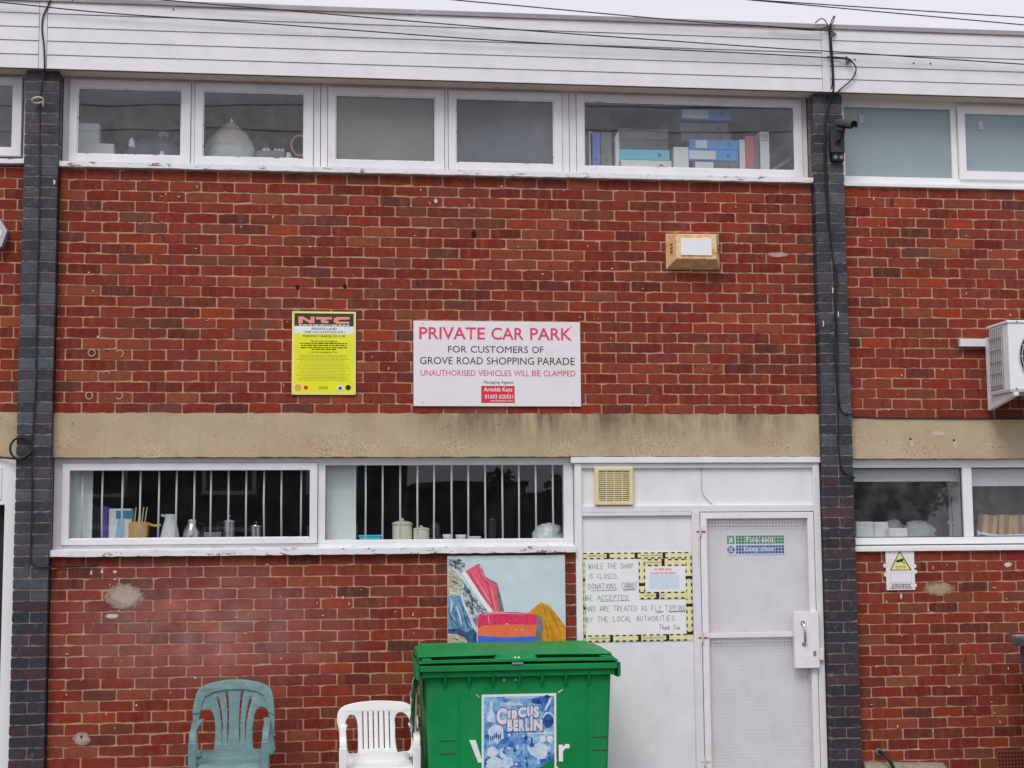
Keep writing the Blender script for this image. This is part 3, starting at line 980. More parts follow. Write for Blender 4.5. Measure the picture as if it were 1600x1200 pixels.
# left-edge door
dl = thing('door_frame', 'white plastic door frame at the left edge with a dark opening', 'door frame', (-0.6, 0.0, 0))
MB().ring(-1.2, -0.300, 0.0, 2.428, -1.12, -0.372, 0.0, 2.115, 0.0, 0.12).build('frame', 'upvc', dl, 0.004)
MB().ring(-1.1, -0.395, 2.15, 2.37, -1.08, -0.405, 2.165, 2.355, -0.008, -0.001).build('panel_bead', 'upvc', dl, 0.003)
MB().box(-1.12, -0.372, 0.09, 0.11, 0.0, 2.115).build('dark_sheet', 'room_dark', dl)  # plain near-black sheet standing in for the dark opening

# ------------------------------------------------------------------ vent, lamp, alarm, camera, air conditioner
vent = thing('extractor_vent', 'yellowed square extractor fan grille on the white panel above the door', 'vent', (3.79, 0.03, 2.09))
MAT['yplastic'] = plain('yellowed_plastic', C(206, 193, 154), 0.45, 0.08, 12, 0.05)
MB().ring(3.655, 3.932, 2.090, 2.358, 3.685, 3.905, 2.118, 2.332, -0.012, 0.031).build('surround', 'yplastic', vent, 0.006)
MB().box(3.684, 3.906, 0.020, 0.030, 2.117, 2.333).build('dark_interior', 'hole', vent)
MB().disc(3.795, 2.225, 0.10, 0.008, 0.018, 24).disc(3.795, 2.225, 0.03, 0.002, 0.008, 16).build('fan', plain('olive_fan', C(170, 158, 60), 0.6, 0.3, 12, 0), vent)
for k in range(15):
    z = 2.124+k*0.0146
    MB().hexa([(3.685, -0.006, z), (3.905, -0.006, z), (3.905, -0.006, z+.006), (3.685, -0.006, z+.006)], [(3.685, 0.004, z+.004), (3.905, 0.004, z+.004), (3.905, 0.004, z+.01), (3.685, 0.004, z+.01)]).build('slat', 'yplastic', vent)
for x in (3.738, 3.795, 3.852):
    MB().box(x-.003, x+.003, -0.0085, -0.0062, 2.118, 2.332).build('rib', 'yplastic', vent)

lamp = thing('bulkhead_light', 'rust-stained cream bulkhead light on the upper brick wall', 'light', (4.4, 0, 3.785))
s = NT('rusty_cream_enamel')
n_ = s.noise(16, 7, 0.7)
c_ = s.mix(s.rng(n_, 0.36, 0.58), C(212, 196, 172), C(212, 158, 92))
c_ = s.mix(s.rng(s.noise(30, 6, 0.7), 0.58, 0.70, 0, .8), c_, C(136, 82, 44))
s.bsdf(c_, 0.6, 0, 0.3, s.bump(n_, 0.3, 0.004))
MAT['lampbody'] = s.m
fq = [(4.250, -0.12, 3.842), (4.545, -0.12, 3.842), (4.545, -0.12, 4.022), (4.250, -0.12, 4.022)]
bq = [(4.198, 0.0, 3.782), (4.597, 0.0, 3.786), (4.597, 0.0, 4.050), (4.198, 0.0, 4.046)]
MB().hexa(fq, bq).build('housing', 'lampbody', lamp, 0.004)
MB().box(4.282, 4.508, -0.128, -0.121, 3.866, 3.990).build('diffuser', plain('white_acrylic', C(222, 222, 228), 0.3, 0.03, 6, 0), lamp, 0.003)
for k in range(3):
    z = 3.90+k*.026
    MB().prism([(4.214+.004, z), (4.236+.004, z+.008), (4.236+.004, z+.014), (4.214+.004, z+.006)], -0.085, -0.05).build('louvre', 'rust', lamp)
    MB().box(4.565, 4.573, -0.075, -0.05, 3.896+k*.022, 3.908+k*.022).build('louvre', 'hole', lamp)

bell = thing('bell_box', 'grey pointed alarm bell box at the left edge', 'alarm', (-0.52, 0, 3.83))
hexp = [(-0.50, 3.825), (-0.42, 3.86), (-0.384, 3.975), (-0.44, 4.062), (-0.60, 4.07), (-0.66, 3.975), (-0.60, 3.86)]
MB().prism(hexp, -0.07, 0.0).build('housing', 'mgrey', bell, 0.008)
def shrink(poly, k):
    cx = sum(p[0] for p in poly)/len(poly); cz = sum(p[1] for p in poly)/len(poly)
    return [(cx+(a-cx)*k, cz+(b-cz)*k) for a, b in poly]
for k0, k1 in ((0.93, 0.88),):
    A, B = shrink(hexp, k0), shrink(hexp, k1)
    m = MB()
    for i in range(len(A)):
        j = (i+1) % len(A)
        m.sheet([A[i], A[j], B[j], B[i]], -0.0715)
    m.build('outline', 'whitecer', bell)
MB().prism(shrink(hexp, 0.86), -0.0725, -0.069).build('cover', 'lgrey', bell, 0.002)
MB().disc(-0.47, 3.955, 0.045, -0.076, -0.072, 18).build('badge', 'whitecer', bell, 0.002)

MAT['camgrey'] = plain('charcoal_plastic', C(52, 50, 52), 0.5, 0.15)
cctv = thing('cctv_camera', 'dark bullet CCTV camera on a junction box on the right pillar', 'camera', (5.47, -0.066, 4.64))
MB().box(5.418, 5.522, -0.125, -0.068, 4.645, 4.815).build('junction_box', 'camgrey', cctv, 0.004)
MB().box(5.428, 5.518, -0.115, -0.07, 4.585, 4.644).build('lamp_holder', 'black', cctv, 0.004)
for x in (5.452, 5.495):
    MB().disc(x, 4.612, 0.014, -0.12, -0.113, 14).build('infrared_lamp', 'mgrey', cctv)
a_, b_ = Vector((5.478, -0.125, 4.862)), Vector((5.524, -0.255, 4.815))
d_ = (b_-a_).normalized()
MB().tube([a_, a_+d_*.01, b_], [0.022, 0.029, 0.029], 18).build('barrel', 'black', cctv, smooth=False)
MB().tube([b_-d_*.004, b_+d_*.006], [0.026, 0.026], 18).build('lens_ring', 'dgrey', cctv)
MB().tube([b_+d_*.0065, b_+d_*.009], [0.015, 0.015], 16).build('lens', 'black', cctv)
u_ = Vector((0, 0, 1)); w_ = d_.cross(u_).normalized(); u_ = w_.cross(d_)
m = MB()
for q, p in ((0, a_-d_*.005), (1, b_+d_*.035)):
    for k in range(9):
        an = math.radians(-20+220*k/8)
        for rr in (0.033, 0.0355):
            m.v.append(tuple(p+w_*math.cos(an)*rr+u_*math.sin(an)*rr))
for k in range(8):
    a = 2*k
    m.f += [(a, a+2, 18+a+2, 18+a), (a+1, 18+a+1, 18+a+3, a+3), (18+a, 18+a+2, 18+a+3, 18+a+1), (a, a+1, a+3, a+2)]
m.build('hood', 'dgrey', cctv)
MB().tube(curve_pts([(5.47, -0.125, 4.72), (5.475, -0.16, 4.73), (5.485, -0.19, 4.76), (5.49, -0.205, 4.805)]), 0.011, 10).disc(5.47, 4.72, 0.022, -0.135, -0.12, 14).build('bracket', 'black', cctv)

ac = thing('air_conditioner', 'white air conditioner outdoor unit on wall brackets at the right edge', 'air conditioner', (6.95, -0.3, 2.77))
MB().box(6.556, 7.35, -0.455, -0.15, 2.875, 3.352).build('casing', 'upvc', ac, 0.008)
MB().box(6.548, 7.358, -0.462, -0.12, 3.3525, 3.372).build('top_cover', 'upvc', ac, 0.005)
MB().box(6.552, 7.354, -0.458, -0.13, 2.862, 2.874).build('base_tray', 'lgrey', ac, 0.003)
for k in range(7):
    y = -0.355+k*0.03
    MB().box(6.5475, 6.5555, y-.0025, y+.0025, 2.90, 3.33).build('guard_wire', 'lgrey', ac)
for k in range(5):
    z = 2.93+k*0.085
    MB().box(6.5425, 6.547, -0.36, -0.155, z-.0025, z+.0025).build('guard_wire', 'lgrey', ac)
MB().box(6.5535, 6.5555, -0.365, -0.155, 2.895, 3.335).build('coil_opening', 'mgrey', ac)
MB().disc(6.86, 3.115, 0.228, -0.4565, -0.4535, 40).build('fan_opening', 'hole', ac)
for k in range(11):
    R_ = 0.03+k*0.02
    on = arc(6.86, 3.115, R_+.0035, 0, 360, 0.007, -0.462, 40)
    on.build('grille_ring', 'lgrey', ac)
for k in range(8):
    an = math.pi*k/8
    dx, dz = math.cos(an)*.228, math.sin(an)*.228
    MB().tube([(6.86-dx, -0.459, 3.115-dz), (6.86+dx, -0.459, 3.115+dz)], 0.003, 6).build('grille_spoke', 'lgrey', ac)
MB().box(6.385, 7.4, -0.042, -0.004, 3.236, 3.292).build('wall_rail', 'steelwhite', ac, 0.003)
for x in (6.575, 7.25):
    MB().box(x, x+.03, -0.075, -0.043, 2.765, 3.30).build('upright', 'steelwhite', ac, 0.002)
    MB().add([(x, -0.076, 2.77), (x, -0.076, 2.86), (x, -0.47, 2.86), (x, -0.47, 2.835), (x+.035, -0.076, 2.77), (x+.035, -0.076, 2.86), (x+.035, -0.47, 2.86), (x+.035, -0.47, 2.835)],
             [(0, 3, 2, 1), (4, 5, 6, 7), (0, 4, 7, 3), (1, 2, 6, 5), (3, 7, 6, 2), (0, 1, 5, 4)]).build('bracket_arm', 'steelwhite', ac, 0.002)
for x, z in ((6.62, 3.362), (6.60, 2.885)):
    MB().disc(x, z, 0.006, -0.466, -0.455, 8).build('screw', 'mgrey', ac)

air = thing('air_brick', 'terracotta air brick low in the wall at the right edge', 'air brick', (6.66, 0, 0.18))
MB().box(6.548, 6.765, -0.004, 0.02, 0.175, 0.318).build('body', 'terracotta', air, 0.002)
for i in range(8):
    for j in range(5):
        x, z = 6.572+i*.0245, 0.194+j*.0265
        MB().box(x-.0065, x+.0065, -0.0055, -0.003, z-.0065, z+.0065).build('hole', 'hole', air)

MAT['ledge'] = plain('dirty_cement', C(138, 126, 114), 0.95, 0.3, 14, 0.7, 70, dirt=C(88, 80, 72))
# pipe stub, hose and sloping cement ledge at the foot of the right wall
tag(MB().hexa([(5.545, -0.10, 0.10), (6.20, -0.10, 0.10), (6.15, -0.07, 0.225), (5.56, -0.07, 0.235)], [(5.545, 0.0, 0.10), (6.20, 0, 0.10), (6.15, 0.002, 0.25), (5.56, 0.002, 0.27)]).build('cement_ledge', 'ledge', None, 0.01), 'lumpy grey cement ledge at the foot of the right wall', 'ledge')
hose = thing('waste_pipe', 'black hose poking out of the wall beside the right pillar foot', 'pipe', (5.69, 0, 0.2))
MB().tube(curve_pts([(5.672, 0.0, 0.335), (5.678, -0.05, 0.335), (5.70, -0.09, 0.31), (5.735, -0.12, 0.24), (5.76, -0.13, 0.14), (5.765, -0.13, 0.03)]), 0.013, 10).build('hose', 'black', hose, smooth=True)
MB().tube([(5.674, -0.002, 0.335), (5.676, -0.02, 0.335)], 0.024, 14).build('collar', 'mgrey', hose)
MAT['bingrey'] = plain('slate_grey_hdpe', C(74, 77, 84), 0.5, 0.1)
WX = 0.185
wb = thing('wheelie_bin', 'grey wheelie bin cut off by the right edge', 'bin', (6.85, -0.6, 0))
MB().hexa([(6.47+WX, -0.85, 0.08), (6.90+WX, -0.85, 0.08), (6.95+WX, -0.90, 1.08), (6.415+WX, -0.90, 1.08)], [(6.47+WX, -0.4, 0.08), (6.90+WX, -0.4, 0.08), (6.95+WX, -0.32, 1.08), (6.415+WX, -0.32, 1.08)]).build('body', 'bingrey', wb, 0.015)
MB().hexa([(6.375+WX, -0.93, 1.09), (6.98+WX, -0.93, 1.09), (6.97+WX, -0.92, 1.125), (6.385+WX, -0.92, 1.125)], [(6.375+WX, -0.30, 1.09), (6.98+WX, -0.30, 1.09), (6.97+WX, -0.3, 1.15), (6.385+WX, -0.3, 1.15)]).build('lid', 'bingrey', wb, 0.01)
MB().box(6.40+WX, 6.96+WX, -0.31, -0.25, 1.12, 1.16).build('handle', 'mgrey', wb, 0.01)
for x in (6.46+WX, 6.90+WX):
    MB().tube([(x-.03, -0.36, 0.1), (x+.03, -0.36, 0.1)], 0.1, 18).build('wheel', 'black', wb)

# ------------------------------------------------------------------ signs
class Plate:
    """drawing grid on a flat plate: u,v in grid units, v down"""
    def __init__(s, x0, x1, z0, z1, U, V, y, parent):
        s.x0, s.x1, s.z0, s.z1, s.U, s.V, s.y, s.p = x0, x1, z0, z1, U, V, y, parent
        s.k = 0
    def X(s, u): return s.x0+(s.x1-s.x0)*u/s.U
    def Z(s, v): return s.z1-(s.z1-s.z0)*v/s.V
    def t(s, txt, u0, u1, v0, v1, mat, bold=0.0, lift=0.0012, shear=0.0):
        return text(txt, s.X(u0), s.X(u1), s.Z(v1), s.Z(v0), s.y-lift, mat, s.p, 'lettering', bold, shear)
    def r(s, u0, u1, v0, v1, mat, name, lift=0.0006):
        return MB().sheet([(s.X(u0), s.Z(v1)), (s.X(u1), s.Z(v1)), (s.X(u1), s.Z(v0)), (s.X(u0), s.Z(v0))], s.y-lift).build(name, mat, s.p)
    def poly(s, pts, mat, name, lift=0.0006):
        return MB().sheet([(s.X(u), s.Z(v)) for u, v in pts], s.y-lift).build(name, mat, s.p)
    def lines(s, rows, mat, name, lift=0.001, seed=1, word=14):
        """lines of print too small to read: rows (u0,u1,v,h) broken into word-long dashes"""
        r = random.Random(seed)
        m = MB()
        for u0, u1, v, h in rows:
            u = u0
            while u < u1:
                e = min(u1, u+r.uniform(word*.4, word*1.6))
                m.sheet([(s.X(u), s.Z(v+h)), (s.X(e), s.Z(v+h)), (s.X(e), s.Z(v)), (s.X(u), s.Z(v))], s.y-lift)
                u = e+word*.22
        o = m.build(name, mat, s.p)
        o['kind'] = 'stuff'
        return o

# white car park sign
sg = thing('car_park_sign', 'large white sign reading PRIVATE CAR PARK in red', 'sign', (2.97, -0.01, 2.788))
MB().box(2.376, 3.563, -0.016, -0.004, 2.788, 3.391).build('plate', 'signwhite', sg, 0.002)
p = Plate(2.376, 3.563, 2.788, 3.391, 1510, 760, -0.016, sg)
for wd_, a, b in (('PRIVATE', 52, 642), ('CAR', 700, 992), ('PARK', 1052, 1432)):
    p.t(wd_, a, b, 55, 165, 'redink', 0.012)
for wd_, a, b in (('FOR', 310, 475), ('CUSTOMERS', 513, 1032), ('OF', 1068, 1172)):
    p.t(wd_, a, b, 222, 282, 'brownink')
for wd_, a, b in (('GROVE', 58, 350), ('ROAD', 388, 622), ('SHOPPING', 657, 1085), ('PARADE', 1120, 1455)):
    p.t(wd_, a, b, 322, 387, 'brownink')
for wd_, a, b in (('UNAUTHORISED', 63, 553), ('VEHICLES', 578, 878), ('WILL', 902, 1040), ('BE', 1065, 1145), ('CLAMPED', 1170, 1460)):
    p.t(wd_, a, b, 438, 490, 'redink')
p.t('Managing Agents', 628, 895, 533, 565, 'brownink')
p.r(605, 907, 578, 730, 'redbox', 'agent_panel')
p.t('Arnolds Keys', 628, 885, 590, 640, 'paper', 0.012)
p.t('01603 620551', 638, 892, 655, 692, 'paper', 0.012)
p.t('arnoldskeys.com', 690, 890, 702, 722, 'paper', 0.01)
for u, v in ((82, 22), (1425, 40), (82, 722), (1435, 728)):
    MB().disc(p.X(u), p.Z(v), 0.006, -0.019, -0.016, 10).build('screw', 'boltgrey', sg)

# yellow parking sign
sg = thing('parking_sign', 'yellow parking terms sign with a black and salmon NTC heading', 'sign', (1.75, -0.01, 2.865))
MB().box(1.532, 1.974, -0.014, -0.004, 2.865, 3.449).build('plate', 'yellowrim', sg, 0.002)
p = Plate(1.532, 1.974, 2.865, 3.449, 860, 1130, -0.014, sg)
p.r(28, 832, 28, 1102, 'yellow', 'yellow_panel', 0.0004)
p.r(30, 830, 25, 200, 'signblack', 'heading_band', 0.0008)
# blocky NTC letters
for pts in ([(85, 165), (85, 70), (150, 70), (245, 125), (245, 70), (300, 70), (300, 160), (235, 160), (140, 108), (140, 165)],
            [(320, 75), (535, 75), (535, 108), (470, 108), (440, 122), (490, 125), (490, 158), (400, 160), (385, 130), (395, 108), (320, 108)],
            [(775, 70), (775, 105), (640, 108), (620, 120), (620, 130), (640, 135), (770, 135), (770, 165), (600, 165), (560, 145), (560, 95), (600, 72)]):
    p.poly(pts[::-1], 'salmon', 'lettering', 0.0014)
p.lines([(90, 770, 178, 14)], 'paper', 'small_print', 0.0014, 3, 60)
p.r(30, 830, 200, 302, 'paper', 'white_band', 0.0008)
p.t('PRIVATE LAND', 265, 600, 220, 252, 'ink', 0.01, 0.0014)
p.t('TERMS AND CONDITIONS APPLY', 150, 715, 266, 290, 'ink', 0.004, 0.0014)
p.t('PARKING CHARGE OF £100', 145, 715, 318, 350, 'ink', 0.004)
p.t('Terms and Conditions', 245, 615, 388, 418, 'ink', 0.004)
p.lines([(105, 745, 428, 13), (125, 735, 456, 13), (115, 745, 486, 13), (265, 590, 510, 12)], 'ink', 'small_print', 0.001, 4, 46)
p.t('2 HOURS MAXIMUM STAY', 232, 615, 545, 562, 'ink', 0.012)
rows = []
r_ = random.Random(5)
for k in range(18):
    a = r_.uniform(45, 120)
    rows.append((a, 845-a+r_.uniform(-30, 5), 590+k*19.5+(8 if k > 4 else 0), 6 if k < 5 or k > 13 else 4))
p.lines(rows, plain('thin_print', C(150, 140, 50), 0.6, 0.1, 40, 0), 'small_print', 0.001, 6, 34)
for u, v, rr, mt in ((85, 1032, 44, 'salmon'), (190, 1032, 28, 'redbox'), (650, 1040, 42, 'paper'), (758, 1030, 36, 'ink')):
    MB().disc(p.X(u), p.Z(v), rr*.000514, -0.0158, -0.0138, 18).build('badge', mt, sg)
MB().disc(p.X(650), p.Z(1040), 24*.000514, -0.0166, -0.015, 16).build('badge', plain('badge_blue', C(50, 70, 130)), sg)
p.t('DGPOR', 362, 485, 1018, 1052, 'ink', 0.0)
for u, v in ((18, 18), (842, 18), (20, 1112), (842, 1112)):
    MB().disc(p.X(u), p.Z(v), 0.005, -0.0165, -0.0135, 8).build('screw', 'boltgrey', sg)

# CCTV sign
sg = thing('cctv_sign', 'white CCTV warning sign with a yellow triangle under the right-hand window', 'sign', (5.88, -0.01, 1.47))
MB().box(5.772, 5.986, -0.012, -0.004, 1.470, 1.753).build('plate', 'signwhite', sg, 0.001)
p = Plate(5.772, 5.986, 1.470, 1.753, 690, 990, -0.012, sg)
p.poly([(90, 500), (620, 500), (340, 5)], 'ink', 'triangle', 0.0005)
p.poly([(125, 480), (578, 480), (340, 50)], 'cctvyel', 'triangle_field', 0.001)
p.poly([(250, 250), (405, 195), (435, 230), (410, 270), (270, 305), (250, 290)], 'ink', 'camera_symbol', 0.0016)
p.poly([(370, 280), (390, 275), (405, 300), (440, 300), (445, 290), (462, 310), (455, 335), (435, 325), (400, 320)], 'ink', 'camera_symbol', 0.0016)
p.t('CCTV', 235, 470, 385, 450, 'ink', 0.01, 0.0016)
for q in ((100, 610, 560, 565), (100, 610, 800, 805)):
    p.r(q[0], q[1], q[2], q[3], 'mgrey', 'box_rule')
for q in ((100, 105, 565, 800), (605, 610, 565, 800), (65, 70, 825, 960), (640, 645, 825, 960)):
    p.r(q[0], q[1], q[2], q[3], 'mgrey', 'box_rule')
for q in ((65, 645, 820, 825), (65, 645, 960, 965)):
    p.r(q[0], q[1], q[2], q[3], 'mgrey', 'box_rule')
p.lines([(120, 590, 845, 22), (125, 580, 885, 22), (100, 610, 925, 22)], 'dgrey', 'small_print', 0.001, 8, 70)
for k, (x, z) in enumerate(((5.764, 1.645), (5.992, 1.64), (5.768, 1.58), (5.996, 1.60), (5.99, 1.50))):
    blob(x, z, 0.011, 0.015, 60+k, -0.009, 0.003, 12).build('adhesive_blob', 'fleck', sg)

# fire exit sticker behind the mesh
sg = thing('fire_exit_sign', 'green and blue Fire exit Keep clear sign on the white door behind the mesh', 'sign', (4.83, 0.13, 1.735))
MB().box(4.618, 5.048, 0.057, 0.0615, 1.733, 1.873).build('plate', 'paper', sg)
p = Plate(4.618, 5.048, 1.733, 1.873, 740, 240, 0.057, sg)
MAT['exitgreen'] = plain('sign_green', C(40, 128, 88), 0.5, 0.06)
MAT['signblue'] = plain('sign_blue', C(42, 92, 170), 0.5, 0.06)
p.r(118, 728, 8, 108, 'exitgreen', 'green_band')
p.r(118, 728, 128, 228, 'signblue', 'blue_band')
p.t('Fire exit', 245, 605, 22, 92, 'paper', 0.012)
p.t('Keep clear', 215, 610, 142, 218, 'paper', 0.012)
p.r(8, 98, 8, 108, 'exitgreen', 'pictogram_panel')
p.poly([(30, 100), (45, 60), (35, 50), (60, 28), (70, 45), (82, 58), (66, 62), (78, 98), (66, 98), (55, 72), (44, 100)], 'paper', 'running_figure', 0.0012)
MB().disc(p.X(54), p.Z(178), 0.028, 0.0558, 0.0565, 20).build('blue_disc', 'signblue', sg)
p.poly([(48, 150), (60, 150), (60, 192), (48, 192)], 'paper', 'exclamation_mark', 0.0020)
p.poly([(48, 198), (60, 198), (60, 208), (48, 208)], 'paper', 'exclamation_mark', 0.0020)

# hand-written notice with hazard tape
GL = {
 'A': [[(0,0),(.45,1),(.9,0)],[(.15,.38),(.78,.38)]], 'B': [[(.05,0),(.05,1),(.6,.92),(.65,.65),(.1,.52),(.75,.4),(.75,.1),(.05,0)]],
 'C': [[(.8,.85),(.45,1),(.08,.7),(.05,.3),(.35,0),(.8,.12)]], 'D': [[(.05,0),(.08,1),(.55,.9),(.85,.5),(.6,.08),(.05,0)]],
 'E': [[(.7,1),(.05,1),(.05,0),(.75,0)],[(.05,.52),(.6,.52)]], 'F': [[(.75,1),(.05,1),(.05,0)],[(.05,.5),(.6,.52)]],
 'G': [[(.85,.85),(.45,1),(.06,.6),(.1,.15),(.5,0),(.85,.15),(.85,.45),(.5,.45)]], 'H': [[(.05,0),(.05,1)],[(.8,0),(.8,1)],[(.05,.5),(.8,.52)]],
 'I': [[(.3,0),(.3,1)]], 'L': [[(.05,1),(.05,0),(.7,0)]], 'N': [[(.05,0),(.08,1),(.75,0),(.78,1)]],
 'O': [[(.4,1),(.05,.65),(.08,.2),(.45,0),(.82,.3),(.8,.75),(.4,1)]], 'P': [[(.05,0),(.08,1),(.65,.95),(.75,.65),(.5,.45),(.08,.45)]],
 'R': [[(.05,0),(.08,1),(.65,.92),(.65,.6),(.08,.48),(.8,0)]], 'S': [[(.75,.88),(.4,1),(.08,.75),(.4,.52),(.75,.3),(.45,0),(.05,.12)]],
 'T': [[(-.02,1),(.85,1)],[(.42,1),(.4,0)]], 'U': [[(.05,1),(.08,.25),(.4,0),(.75,.2),(.78,1)]], 'W': [[(0,1),(.22,0),(.45,.7),(.68,0),(.92,1)]],
 'Y': [[(0,1),(.42,.5),(.85,1)],[(.42,.5),(.3,-.1)]], 'K': [[(.05,0),(.05,1)],[(.75,1),(.08,.45),(.8,0)]],
 'h': [[(.05,0),(.1,1)],[(.08,.35),(.4,.5),(.5,0)]], 'a': [[(.5,.5),(.1,.4),(.1,.05),(.45,.1),(.5,.5),(.55,0)]], 'n': [[(.05,0),(.08,.5)],[(.08,.35),(.4,.5),(.5,0)]],
 'k': [[(.05,0),(.1,1)],[(.5,.55),(.08,.28),(.5,0)]], 'o': [[(.3,.5),(.05,.25),(.3,0),(.5,.25),(.3,.5)]], 'u': [[(.05,.5),(.1,.05),(.4,.05),(.45,.5),(.52,0)]],
 '.': [[(.1,0),(.16,.06)]], ',': [[(.15,.08),(.05,-.15)]],
}
def handwriting(p, s, u0, u1, v0, v1, seed, w=6.0):
    r = random.Random(seed)
    adv = [(.55 if c in 'I.,' else (1.15 if c in 'W' else (.66 if c.islower() else .98))) if c != ' ' else .95 for c in s]
    k = (u1-u0)/sum(adv)
    h = v1-v0
    m = MB()
    u = u0
    for c, a in zip(s, adv):
        if c != ' ':
            dv = r.uniform(-.06, .06)*h
            for st in GL[c]:
                pts = [(u+q[0]*k*.86+r.uniform(-.04, .04)*k, v1+dv-q[1]*h+r.uniform(-.04, .04)*h) for q in st]
                ribbon(m, p, pts, w)
        u += a*k
    o = m.build('handwriting', 'pencil', p.p)
    o['kind'] = 'stuff'
    return o
def ribbon(m, p, pts, w):
    P_ = [Vector((a, b)) for a, b in pts]
    for a, b in zip(P_[:-1], P_[1:]):
        d = b-a
        if d.length < 1e-6:
            continue
        d.normalize()
        n = Vector((-d.y, d.x))*w/2
        e = d*w*.3
        m.sheet([(p.X(q.x), p.Z(q.y)) for q in (a-e+n, b+e+n, b+e-n, a-e-n)], p.y-0.001)
nt_ = thing('notice', 'hand-written notice about closed shop donations edged with hazard tape', 'notice', (3.96, 0.02, 1.135))
MB().box(3.567, 4.3505, 0.0240, 0.0275, 1.135, 1.757).build('paper', 'paper', nt_)
p = Plate(3.567, 4.3505, 1.135, 1.757, 1287, 1050, 0.0240, nt_)
hw = [('WHILE THE SHOP', 67, 600, 130, 190), ('IS CLOSED,', 67, 425, 250, 305), ('DONATIONS,', 62, 425, 365, 430), ('CANNOT', 455, 640, 355, 425), ('BE ACCEPTED', 30, 540, 505, 560),
      ('AND ARE TREATED AS FLY TIPPING', 30, 1215, 630, 690), ('BY THE LOCAL AUTHORITIES.', 30, 1110, 755, 815), ('Thank You', 890, 1140, 860, 915)]
for i, (s_, a, b, c, d) in enumerate(hw):
    handwriting(p, s_, a, b, c, d, 40+i, 4.8)
m = MB()
for a, b, v in ((92, 380, 450), (470, 620, 440), (470, 600, 446), (200, 550, 573), (857, 940, 705), (860, 935, 718), (995, 1200, 703), (1010, 1195, 712)):
    ribbon(m, p, [(a, v), ((a+b)/2, v-3), (b, v-4)], 6)
m.build('underline', 'pencil', nt_)['kind'] = 'stuff'
def tape(p, u0, u1, v0, v1, lift, seed, label=True):
    """strip of yellow tape with black edge dashes, chevrons and tiny print"""
    r = random.Random(seed)
    p.r(u0, u1, v0, v1, 'tape', 'tape', lift)
    m = MB()
    hor = (u1-u0) > (v1-v0)
    L_, W_ = ((u1-u0), (v1-v0)) if hor else ((v1-v0), (u1-u0))
    def q(a0, a1, b0, b1):
        if hor:
            m.sheet([(p.X(u0+a0), p.Z(v0+b1)), (p.X(u0+a1), p.Z(v0+b1)), (p.X(u0+a1), p.Z(v0+b0)), (p.X(u0+a0), p.Z(v0+b0))], p.y-lift-.0004)
        else:
            m.sheet([(p.X(u0+b0), p.Z(v0+a1)), (p.X(u0+b1), p.Z(v0+a1)), (p.X(u0+b1), p.Z(v0+a0)), (p.X(u0+b0), p.Z(v0+a0))], p.y-lift-.0004)
    a = r.uniform(0, 40)
    while a < L_-36:
        q(a, a+42, 0, W_*.2)
        q(a, a+42, W_*.8, W_)
        a += 80
    a = r.uniform(180, 300)
    while a < L_-40:
        q(a, a+36, 0, W_)
        a += 330
    m.build('tape_marking', 'ink', p.p)['kind'] = 'stuff'
    if label and hor:
        a = 60
        while a+300 < L_:
            p.t('PLEASE KEEP A 2M DISTANCE', u0+a, u0+a+250, v0+W_*.38, v0+W_*.62, 'ink', 0.0, lift+.0004)
            a += 620
tape(p, 0, 1275, 0, 76, 0.0008, 1)
tape(p, 15, 1287, 970, 1050, 0.0008, 2)
tape(p, 1212, 1287, 40, 1035, 0.0016, 3)
tape(p, 0, 26, 110, 1050, 0.0014, 4)
p2r = p.r(655, 1215, 85, 555, 'paper', 'inner_sheet', 0.0020)
tape(p, 660, 1215, 80, 165, 0.0026, 5)
tape(p, 657, 730, 85, 520, 0.0034, 6)
tape(p, 660, 1225, 470, 555, 0.0030, 7)
p.lines([(842, 1050, 190, 24), (800, 1100, 238, 22)], 'pinkink', 'small_print', 0.003, 14, 60)
p.r(785, 1135, 272, 435, plain('pale_blue_print', C(192, 204, 228), 0.7, 0.06, 20), 'blue_print', 0.0024)

# painted clothing board
bd = thing('clothing_board', 'pale blue picture board of shoes and folded clothes behind the green bin', 'sign', (3.02, -0.015, 1.05))
MAT['boardblue'] = plain('pale_grey_blue_print', C(184, 196, 202), 0.45, 0.05, 3, 0.05, dirt=C(206, 214, 216), dscale=12, damt=0.5)
MB().box(2.609, 3.434, -0.020, -0.004, 1.05, 1.745).build('plate', 'boardblue', bd, 0.001)
p = Plate(2.609, 3.434, 1.12, 1.745, 860, 671, -0.020, bd)
def art(name, a, b, scale=26, rough=0.5, st=None, lo=.35, hi=.65):
    s = NT(name)
    c = s.mix(s.rng(s.noise(scale, 6, 0.7, st), lo, hi), a, b)
    s.bsdf(c, rough, 0, 0.3)
    MAT[name] = s.m
art('denim', C(48, 84, 128), C(126, 160, 190), 22, st=(1, 1, .7))
art('denim_dark', C(30, 40, 66), C(70, 104, 150), 30)
art('beige_knit', C(196, 184, 158), C(150, 138, 120), 40)
art('sketch_grey', C(52, 54, 62), C(196, 200, 204), 38, lo=.42, hi=.58)
art('pink_canvas', C(228, 96, 118), C(206, 70, 98), 24)
art('magenta_cloth', C(222, 56, 104), C(204, 40, 86), 18, st=(2, 1, .5))
art('orange_cloth', C(234, 116, 78), C(216, 92, 60), 18)
art('blue_cloth', C(44, 92, 190), C(62, 110, 206), 22)
art('mustard_cloth', C(206, 148, 40), C(178, 118, 26), 16, st=(1, 1, 2))
art('shadow_print', C(92, 88, 92), C(120, 118, 122), 14)
def pp(mat, name, lift, *pts):
    p.poly([(a-280, b-35) for a, b in pts][::-1], mat, name, lift)
pp('sketch_grey', 'printed_shoe', .0005, (282, 60), (330, 55), (375, 60), (405, 80), (410, 110), (388, 160), (330, 150), (282, 130))
